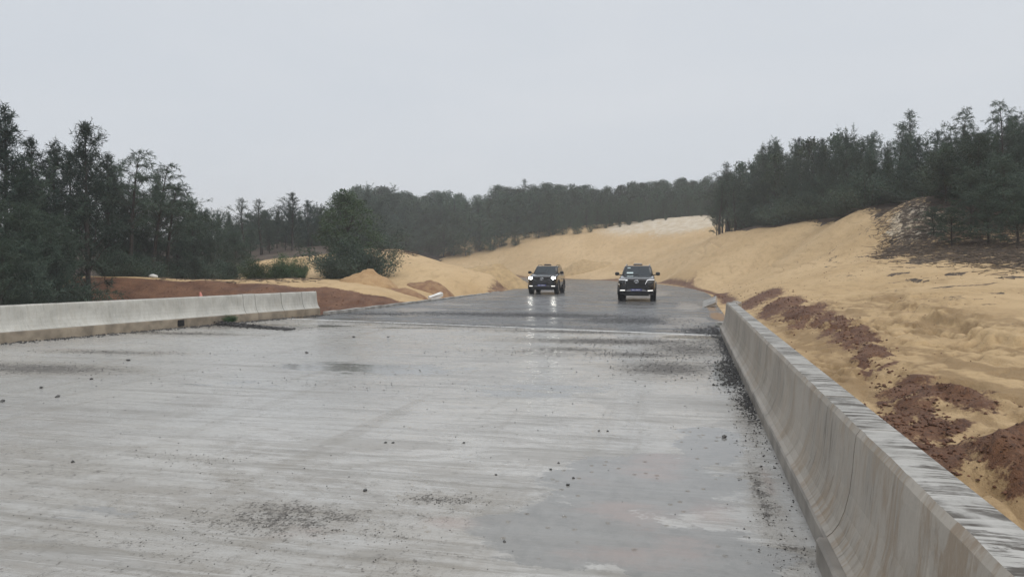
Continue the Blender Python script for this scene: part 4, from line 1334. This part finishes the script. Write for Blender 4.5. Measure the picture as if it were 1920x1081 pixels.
# clods on the sand
pts, sz = [], []
for _ in range(1100):
    dr_ = random.uniform(1, 14); v = random.uniform(5, 60); u = RE + dr_
    if float(noise(np.array([u * .4]), np.array([v * .2]))[0]) < .02: continue
    s = random.uniform(.005, .014) * (1 + v / 26); pts.append((u, v, hz_fast(u, v) + s * .2)); sz.append(s)
for (cu, cv, ru, rv, h, rot) in CLAY:
    for _ in range(90):
        u = cu + random.gauss(0, .8) * ru; v = cv + random.gauss(0, .8) * rv
        if u < RE + .45: continue
        s = (.003 + .024 * random.random() ** 4) * (1 + v / 30); pts.append((u, v, hz_fast(u, v) + s * .2)); sz.append(s)
for _ in range(900):
    v = random.uniform(22, 36); u = float(left_edge(np.array([v]))[0]) - random.uniform(.6, 16); s = random.uniform(.015, .05)
    pts.append((u, v, hz_fast(u, v) + s * .2)); sz.append(s)
o = gravel('clay_clods', np.array(pts), np.array(sz), M['clay'], 'small red-brown clods strewn over the sand')
o['category'] = 'clods'

# ------------------------------------------------------------------ sport utility cars
def prism(name, poly, y0, y1, mat, parent, bev=.0):
    """polygon in x,z extruded along y"""
    n = len(poly)
    vs = [(x, y0, z) for x, z in poly] + [(x, y1, z) for x, z in poly]
    fs = [tuple(range(n)), tuple(range(2 * n - 1, n - 1, -1))] + [(i, i + n, (i + 1) % n + n, (i + 1) % n) for i in range(n)]
    o = mesh_obj(name, vs, fs, mat, parent)
    bm = bmesh.new(); bm.from_mesh(o.data); bmesh.ops.recalc_face_normals(bm, faces=bm.faces)
    if bev: bmesh.ops.bevel(bm, geom=bm.edges[:], offset=bev, segments=2, affect='EDGES')
    bm.to_mesh(o.data); bm.free(); return o


def nose_y(x): return float(np.interp(abs(x), [0, .45, .62, .74, .82, .88, .93], [-2.40, -2.39, -2.365, -2.32, -2.25, -2.12, -1.9]))


def fascia(name, xs, lo, hi, out, mat, parent, thick=.08):
    """strip wrapped over the nose: lo / hi heights at the given xs"""
    if name in ('grille_bar', 'headlamp', 'running_lamp', 'grille_trim'): lo = [z + .085 for z in lo]; hi = [z + .085 for z in hi]
    if name == 'grille': hi = [z + .085 for z in hi]; lo = [z + .03 for z in lo]
    n = 14; X = np.linspace(xs[0], xs[-1], n); lo_ = np.interp(X, xs, lo); hi_ = np.interp(X, xs, hi)
    vs, fs = [], []
    for x, a, b in zip(X, lo_, hi_):
        y = nose_y(x) - out; vs += [(x, y, a), (x, y, b), (x, y + thick, b), (x, y + thick, a)]
    for i in range(n - 1):
        for k in range(4): fs.append((i * 4 + k, i * 4 + (k + 1) % 4, i * 4 + 4 + (k + 1) % 4, i * 4 + 4 + k))
    fs += [(3, 2, 1, 0), tuple(n * 4 - 4 + k for k in range(4))]
    o = mesh_obj(name, vs, fs, mat, parent)
    bm = bmesh.new(); bm.from_mesh(o.data); bmesh.ops.recalc_face_normals(bm, faces=bm.faces); bm.to_mesh(o.data); bm.free()
    return o


def mirror(fn):
    for s in (1, -1): fn(s)


def car(loc, rz, label, kind):
    root = empty('parked_car' if False else 'sport_utility_car', loc, rz); tag(root, label, 'car', 'black cars on the wet road')
    # body: lofted sections, wheel wells cut
    st = [(-2.40, .46, 1.04, .58), (-2.37, .40, 1.09, .72), (-2.27, .36, 1.13, .85), (-2.08, .34, 1.165, .915), (-1.6, .34, 1.215, .93), (-1.05, .34, 1.27, .93), (-.8, .34, 1.27, .93), (.4, .34, 1.22, .93), (1.6, .34, 1.22, .93), (2.1, .38, 1.21, .92), (2.30, .42, 1.18, .88), (2.39, .5, 1.05, .78)]
    bm = bmesh.new(); rings = []
    for (y, zb, zt, w) in st:
        half = [(0, zb), (w * .80, zb), (w * .94, zb + .07), (w * .99, .60), (w, .78), (w * .985, .93), (w * .95, zt - .05), (w * .86, zt), (w * .45, zt + .018), (0, zt + .025)]
        ring = [(x, z) for x, z in half] + [(-x, z) for x, z in half[-2:0:-1]]
        rings.append([bm.verts.new((x, y, z)) for x, z in ring])
    for a, b in zip(rings[:-1], rings[1:]):
        for k in range(len(a)): bm.faces.new((a[k], a[(k + 1) % len(a)], b[(k + 1) % len(a)], b[k]))
    bm.faces.new(rings[0]); bm.faces.new(rings[-1][::-1])
    body = bm_obj('body', bm, M['paint'], root, True)
    md = body.modifiers.new('s', 'SUBSURF'); md.levels = 2; md.render_levels = 2
    cb = bmesh.new()
    for y in (-1.42, 1.325):
        for sx in (1, -1):
            bmesh.ops.create_cone(cb, cap_ends=True, segments=28, radius1=.44, radius2=.44, depth=.62, matrix=Matrix.Translation((sx * .90, y, .42)) @ Matrix.Rotation(math.pi / 2, 4, 'Y'))
    cut = bm_obj('cut', cb, None)
    md = body.modifiers.new('b', 'BOOLEAN'); md.object = cut; md.operation = 'DIFFERENCE'; md.solver = 'EXACT'
    dg = bpy.context.evaluated_depsgraph_get(); dg.update()
    me = bpy.data.meshes.new_from_object(body.evaluated_get(dg)); body.modifiers.clear(); body.data = me
    bpy.data.objects.remove(cut)
    me.materials.clear(); me.materials.append(M['paint'])
    # cabin
    lo_ = dict(z=1.12, f=-1.08, r=2.24, w=.845); up_ = dict(z=1.755, f=-.20, r=1.98, w=.665)
    bm = bmesh.new()
    b_ = [bm.verts.new(p) for p in ((-lo_['w'], lo_['f'], lo_['z']), (lo_['w'], lo_['f'], lo_['z']), (lo_['w'], lo_['r'], lo_['z']), (-lo_['w'], lo_['r'], lo_['z']))]
    t_ = [bm.verts.new(p) for p in ((-up_['w'], up_['f'], up_['z']), (up_['w'], up_['f'], up_['z']), (up_['w'], up_['r'], up_['z']), (-up_['w'], up_['r'], up_['z']))]
    bm.faces.new(t_); bm.faces.new(b_[::-1])
    for k in range(4): bm.faces.new((b_[k], b_[(k + 1) % 4], t_[(k + 1) % 4], t_[k]))
    eds = [e for e in bm.edges if not (abs(e.verts[0].co.z - 1.12) < .01 and abs(e.verts[1].co.z - 1.12) < .01)]
    bmesh.ops.bevel(bm, geom=eds, offset=.075, segments=4, affect='EDGES', profile=.5)
    for v in bm.verts:
        if v.co.z > 1.70: v.co.z += .03 * (1 - (v.co.x / .7) ** 2)
    cabin = bm_obj('cabin', bm, M['paint'], root, True)
    # panes lie 6 mm proud of the cabin planes
    def pane(name, c, uvs, off, mat, parent):
        """c: four corners (bl, br, tr, tl); uvs polygon in 0..1 on the plane"""
        c = [Vector(p) for p in c]; n = (c[1] - c[0]).cross(c[3] - c[0]).normalized()
        pts_ = [(c[0] * (1 - a) + c[1] * a) * (1 - b) + (c[3] * (1 - a) + c[2] * a) * b for a, b in uvs]
        k = len(pts_)
        o = mesh_obj(name, [p + n * off for p in pts_] + [p - n * .01 for p in pts_], [tuple(range(k)), tuple(range(2 * k - 1, k - 1, -1))] + [(i, i + k, (i + 1) % k + k, (i + 1) % k) for i in range(k)], mat, parent)
        bm = bmesh.new(); bm.from_mesh(o.data); bmesh.ops.recalc_face_normals(bm, faces=bm.faces); bm.to_mesh(o.data); bm.free(); return o
    lw, uw = lo_['w'], up_['w']
    front = [(-lw, lo_['f'], 1.12), (lw, lo_['f'], 1.12), (uw, up_['f'], 1.755), (-uw, up_['f'], 1.755)]
    ws = pane('windscreen', front, [(.085, .22), (.3, .20), (.7, .20), (.915, .22), (.905, .88), (.7, .92), (.3, .92), (.085, .88)], .007, M['glass'], root)
    pane('wiper', front, [(.50, .28), (.515, .28), (.60, .80), (.585, .80)], .02, M['blackp'], ws)
    pane('wiper', front, [(.10, .28), (.52, .27), (.52, .295), (.10, .305)], .02, M['blackp'], ws)
    if kind == 1:
        pane('dashboard_card', front, [(.15, .38), (.36, .38), (.36, .48), (.15, .48)], .010, M['card'], ws)
        pane('tint_sticker', front, [(.13, .80), (.24, .80), (.24, .85), (.13, .85)], .010, M['card'], ws)
    pane('rear_window', [(lw, lo_['r'], 1.12), (-lw, lo_['r'], 1.12), (-uw, up_['r'], 1.755), (uw, up_['r'], 1.755)], [(.1, .12), (.9, .12), (.88, .88), (.12, .88)], .007, M['glass'], root)
    for s in (1, -1):
        side = [(s * lw, lo_['f'], 1.12), (s * lw, lo_['r'], 1.12), (s * uw, up_['r'], 1.755), (s * uw, up_['f'], 1.755)]
        if s < 0: side = [side[1], side[0], side[3], side[2]]
        fl = (lambda a: a) if s > 0 else (lambda a: 1 - a)
        for pl in ([(.08, .2), (.36, .2), (.36, .86), (.09, .86), (.05, .4)], [(.38, .2), (.66, .2), (.67, .86), (.38, .86)], [(.69, .2), (.90, .24), (.86, .82), (.70, .86)]):
            pane('side_window', side, [(fl(a), b) for a, b in pl], .007, M['glass'], root)
        # mirror
        bm = bmesh.new(); bmesh.ops.create_icosphere(bm, subdivisions=3, radius=1)
        for v in bm.verts:
            v.co = Vector((math.copysign(abs(v.co.x) ** .7, v.co.x) * .115, v.co.y * .07, math.copysign(abs(v.co.z) ** .75, v.co.z) * .088))
        bmesh.ops.translate(bm, verts=bm.verts, vec=(s * 1.03, -.72, 1.35))
        mr = bm_obj('door_mirror', bm, M['blackp'], root, True)
        prism('stalk', [(s * .80, 1.24), (s * .97, 1.30), (s * .97, 1.34), (s * .80, 1.30)], -.75, -.69, M['blackp'], mr)
        # roof rail
        vs, fs = [], []
        pts_ = [Vector((s * .60, -.02, 1.765)), Vector((s * .60, .1, 1.825)), Vector((s * .60, .9, 1.84)), Vector((s * .60, 1.6, 1.825)), Vector((s * .60, 1.75, 1.765))]
        tube(vs, fs, pts_, [.018] * 5, 6); mesh_obj('roof_rail', vs, fs, M['chrome'] if kind else M['blackp'], root, True)
        # sill step
        prism('side_step', [(s * .78, .36), (s * .96, .37), (s * .96, .41), (s * .78, .42)], -.9, .82, M['blackp'], root)
        # door lines as proud handles
        for y in (-.05, .85): prism('door_handle', [(s * .915, .90), (s * .955, .905), (s * .955, .935), (s * .915, .94)], y, y + .2, M['chrome'] if kind else M['paint'], root)
        # wheel arch trim + wheels
        for y in (-1.42, 1.325):
            vs, fs = [], []; n = 20
            for i in range(n + 1):
                a = math.radians(-12) + math.radians(204) * i / n
                for rr, xx in ((.44, .90), (.44, .955), (.50, .95), (.50, .90)):
                    vs.append((s * xx, y + rr * math.cos(a), .42 + rr * math.sin(a)))
            for i in range(n):
                for k in range(4): fs.append((i * 4 + k, i * 4 + (k + 1) % 4, i * 4 + 4 + (k + 1) % 4, i * 4 + 4 + k))
            mesh_obj('wheel_arch', vs, fs, M['blackp'], root)
            prof = [(.27, -.12), (.36, -.135), (.383, -.115), (.388, -.06), (.386, 0), (.388, .06), (.383, .115), (.36, .135), (.27, .12)]
            vs, fs = [], []; n = 32
            for i in range(n):
                a = 2 * math.pi * i / n
                for rr, xx in prof: vs.append((xx, rr * math.cos(a), rr * math.sin(a)))
            K = len(prof)
            for i in range(n):
                j = (i + 1) % n
                for k in range(K): fs.append((i * K + k, i * K + (k + 1) % K, j * K + (k + 1) % K, j * K + k))
            wh = empty('wheel', (s * .80, y, .388)); wh.parent = root
            mesh_obj('tyre', vs, fs, M['rubber'], wh, True)
            bm = bmesh.new()
            bmesh.ops.create_cone(bm, cap_ends=True, segments=28, radius1=.272, radius2=.272, depth=.06, matrix=Matrix.Translation((s * .03, 0, 0)) @ Matrix.Rotation(math.pi / 2, 4, 'Y'))
            bm_obj('hub', bm, M['blackp'], wh)
            bm = bmesh.new()
            for q in range(6):
                bmesh.ops.create_cube(bm, size=1, matrix=Matrix.Rotation(q * math.pi / 3, 4, 'X') @ Matrix.Translation((s * .085, 0, .14)) @ Matrix.Diagonal((.05, .07, .26, 1)))
            bmesh.ops.create_cone(bm, cap_ends=True, segments=16, radius1=.07, radius2=.06, depth=.07, matrix=Matrix.Translation((s * .085, 0, 0)) @ Matrix.Rotation(math.pi / 2, 4, 'Y'))
            bm_obj('rim', bm, M['alloy'], wh)
        # tail lamp
        prism('tail_lamp', [(s * .60, .96), (s * .86, .96), (s * .86, 1.1), (s * .62, 1.08)], 2.33, 2.40, M['cone'], root)
    # underbody
    prism('underbody', [(-.60, .27), (.60, .27), (.66, .45), (-.66, .45)], -2.0, 2.1, M['blackp'], root)
    # nose
    if kind == 1:   # wide trapezoid grille, brow lamps with white running lights
        g_ = fascia('grille', [-.52, -.44, .44, .52], [.66, .63, .63, .66], [.76, .99, .99, .76], .022, M['blackp'], root)
        for z in (.68, .74, .80, .86, .92): fascia('grille_bar', [-.46, .46], [z, z], [z + .014, z + .014], .032, M['paint'], g_, .02)
        for s in (1, -1):
            hl = fascia('headlamp', [s * .50, s * .60, s * .88], [.845, .83, .90], [.93, .985, 1.0], .028, M['lens'], root)
            fascia('running_lamp', [s * .52, s * .62, s * .87], [.955, .975, .975], [.985, 1.012, 1.008], .045, M['drl'], hl, .03)
            fascia('running_lamp', [s * .43, s * .53], [.76, .94], [.79, 1.0], .047, M['drl'], hl, .03)
            fl_ = fascia('fog_lamp', [s * .55, s * .80], [.515, .53], [.555, .57], .05, M['fog'], root, .05)
            fascia('fog_lamp_recess', [s * .50, s * .86], [.49, .51], [.66, .74], .018, M['blackp'], fl_, .04)
        fascia('skid_plate', [-.52, -.40, .40, .52], [.505, .50, .50, .505], [.515, .605, .605, .515], .04, M['silver'], root)
    else:           # curved slim grille, round bright lamps
        g_ = fascia('grille', [-.56, -.3, 0, .3, .56], [.86, .80, .785, .80, .86], [.985, .985, .985, .985, .985], .022, M['blackp'], root)
        for z in (.84, .88, .92, .96): fascia('grille_bar', [-.42, .42], [z, z], [z + .012, z + .012], .032, M['paint'], g_, .02)
        fascia('grille_trim', [-.58, -.3, 0, .3, .58], [.84, .775, .76, .775, .84], [.86, .79, .775, .79, .86], .034, M['silver'], g_, .03)
        for s in (1, -1):
            hl = fascia('headlamp', [s * .52, s * .62, s * .90], [.87, .85, .90], [.99, 1.0, 1.01], .028, M['lens'], root)
            bm = bmesh.new(); bmesh.ops.create_icosphere(bm, subdivisions=3, radius=1)
            bmesh.ops.scale(bm, vec=Vector((.125, .05, .072)), verts=bm.verts); bmesh.ops.translate(bm, verts=bm.verts, vec=(s * .70, nose_y(.70) - .035, 1.015))
            bm_obj('lamp_bulb', bm, M['beam'], hl, True)
            fl_ = fascia('fog_lamp', [s * .58, s * .80], [.50, .50], [.545, .545], .05, M['fog'], root, .05)
            fascia('fog_lamp_recess', [s * .40, s * .86], [.47, .49], [.60, .78], .018, M['blackp'], fl_, .04)
        fascia('lower_grille', [-.42, .42], [.56, .56], [.74, .74], .02, M['blackp'], root)
        fascia('skid_plate', [-.50, -.42, .42, .50], [.49, .49, .49, .49], [.50, .535, .535, .50], .04, M['silver'], root)
    fascia('bumper_lip', [-.80, .80], [.34, .34], [.42, .42], .012, M['blackp'], root, .12)
    pl = fascia('number_plate', [-.26, .26], [.525, .525], [.625, .625], .06, M['plate'], root, .02)
    xs_ = [-.21, -.165, -.12, -.03, .015, .06, .115, .16]
    for i, x in enumerate(xs_): fascia('plate_character', [x, x + .030], [.552, .552], [.600, .600], .064, M['ink'], pl, .006)
    # emblem: ring with two crossing ovals
    zc = .985 if kind == 1 else .97
    em = empty('emblem', (0, nose_y(0) - .045, zc)); em.parent = root

    def oval(name, a, b, cz, r):
        vs, fs = [], []; n = 24
        for i in range(n):
            t = 2 * math.pi * i / n
            for k in range(6):
                q = 2 * math.pi * k / 6; vs.append(((a + r * math.cos(q)) * math.cos(t), r * math.sin(q) * .8, cz + (b + r * math.cos(q)) * math.sin(t)))
        for i in range(n):
            j = (i + 1) % n
            for k in range(6): fs.append((i * 6 + k, i * 6 + (k + 1) % 6, j * 6 + (k + 1) % 6, j * 6 + k))
        mesh_obj(name, vs, fs, M['chrome'], em, True)
    oval('outer_ring', .105, .072, 0, .013); oval('upright_oval', .034, .066, 0, .011); oval('cross_oval', .066, .026, .034, .011)
    # roof beacon bar
    bb = prism('roof_beacon', [(-.24, 1.79), (.24, 1.79), (.23, 1.85), (-.23, 1.85)], .05, .22, M['blackp'], root, .01)
    prism('beacon_cover', [(-.22, 1.851), (.22, 1.851), (.20, 1.885), (-.20, 1.885)], .06, .21, M['white'] if kind == 1 else M['silver'], bb, .01)
    return root


u, v = ground0(1190, 564.5); car((u, v + 2.2, -.006), math.radians(2.2), 'black car with angular white running lamps and a blue plate, beside the sand bank', 1)
u, v = ground0(1014, 551.5); car((u, v + 2.2, -.006), math.radians(2.5), 'black car with two blazing round headlamps reflected in the wet road', 0)

# ------------------------------------------------------------------ haze: thin rain mist round the whole place
bm = bmesh.new(); bmesh.ops.create_cube(bm, size=1, matrix=Matrix.Translation((-10, 160, 14)) @ Matrix.Diagonal((900, 960, 36, 1)))
hzm = bpy.data.materials.new('rain_mist'); hzm.use_nodes = True; t = hzm.node_tree
for n in list(t.nodes): t.nodes.remove(n)
pv = t.nodes.new('ShaderNodeVolumePrincipled'); pv.inputs['Color'].default_value = (.93, .95, 1, 1); pv.inputs['Density'].default_value = .0010; pv.inputs['Anisotropy'].default_value = 0.2
mo = t.nodes.new('ShaderNodeOutputMaterial'); t.links.new(pv.outputs[0], mo.inputs['Volume'])
o = bm_obj('haze', bm, hzm); tag(o, 'thin grey rain mist over the road and dunes', 'haze', None, 'stuff')
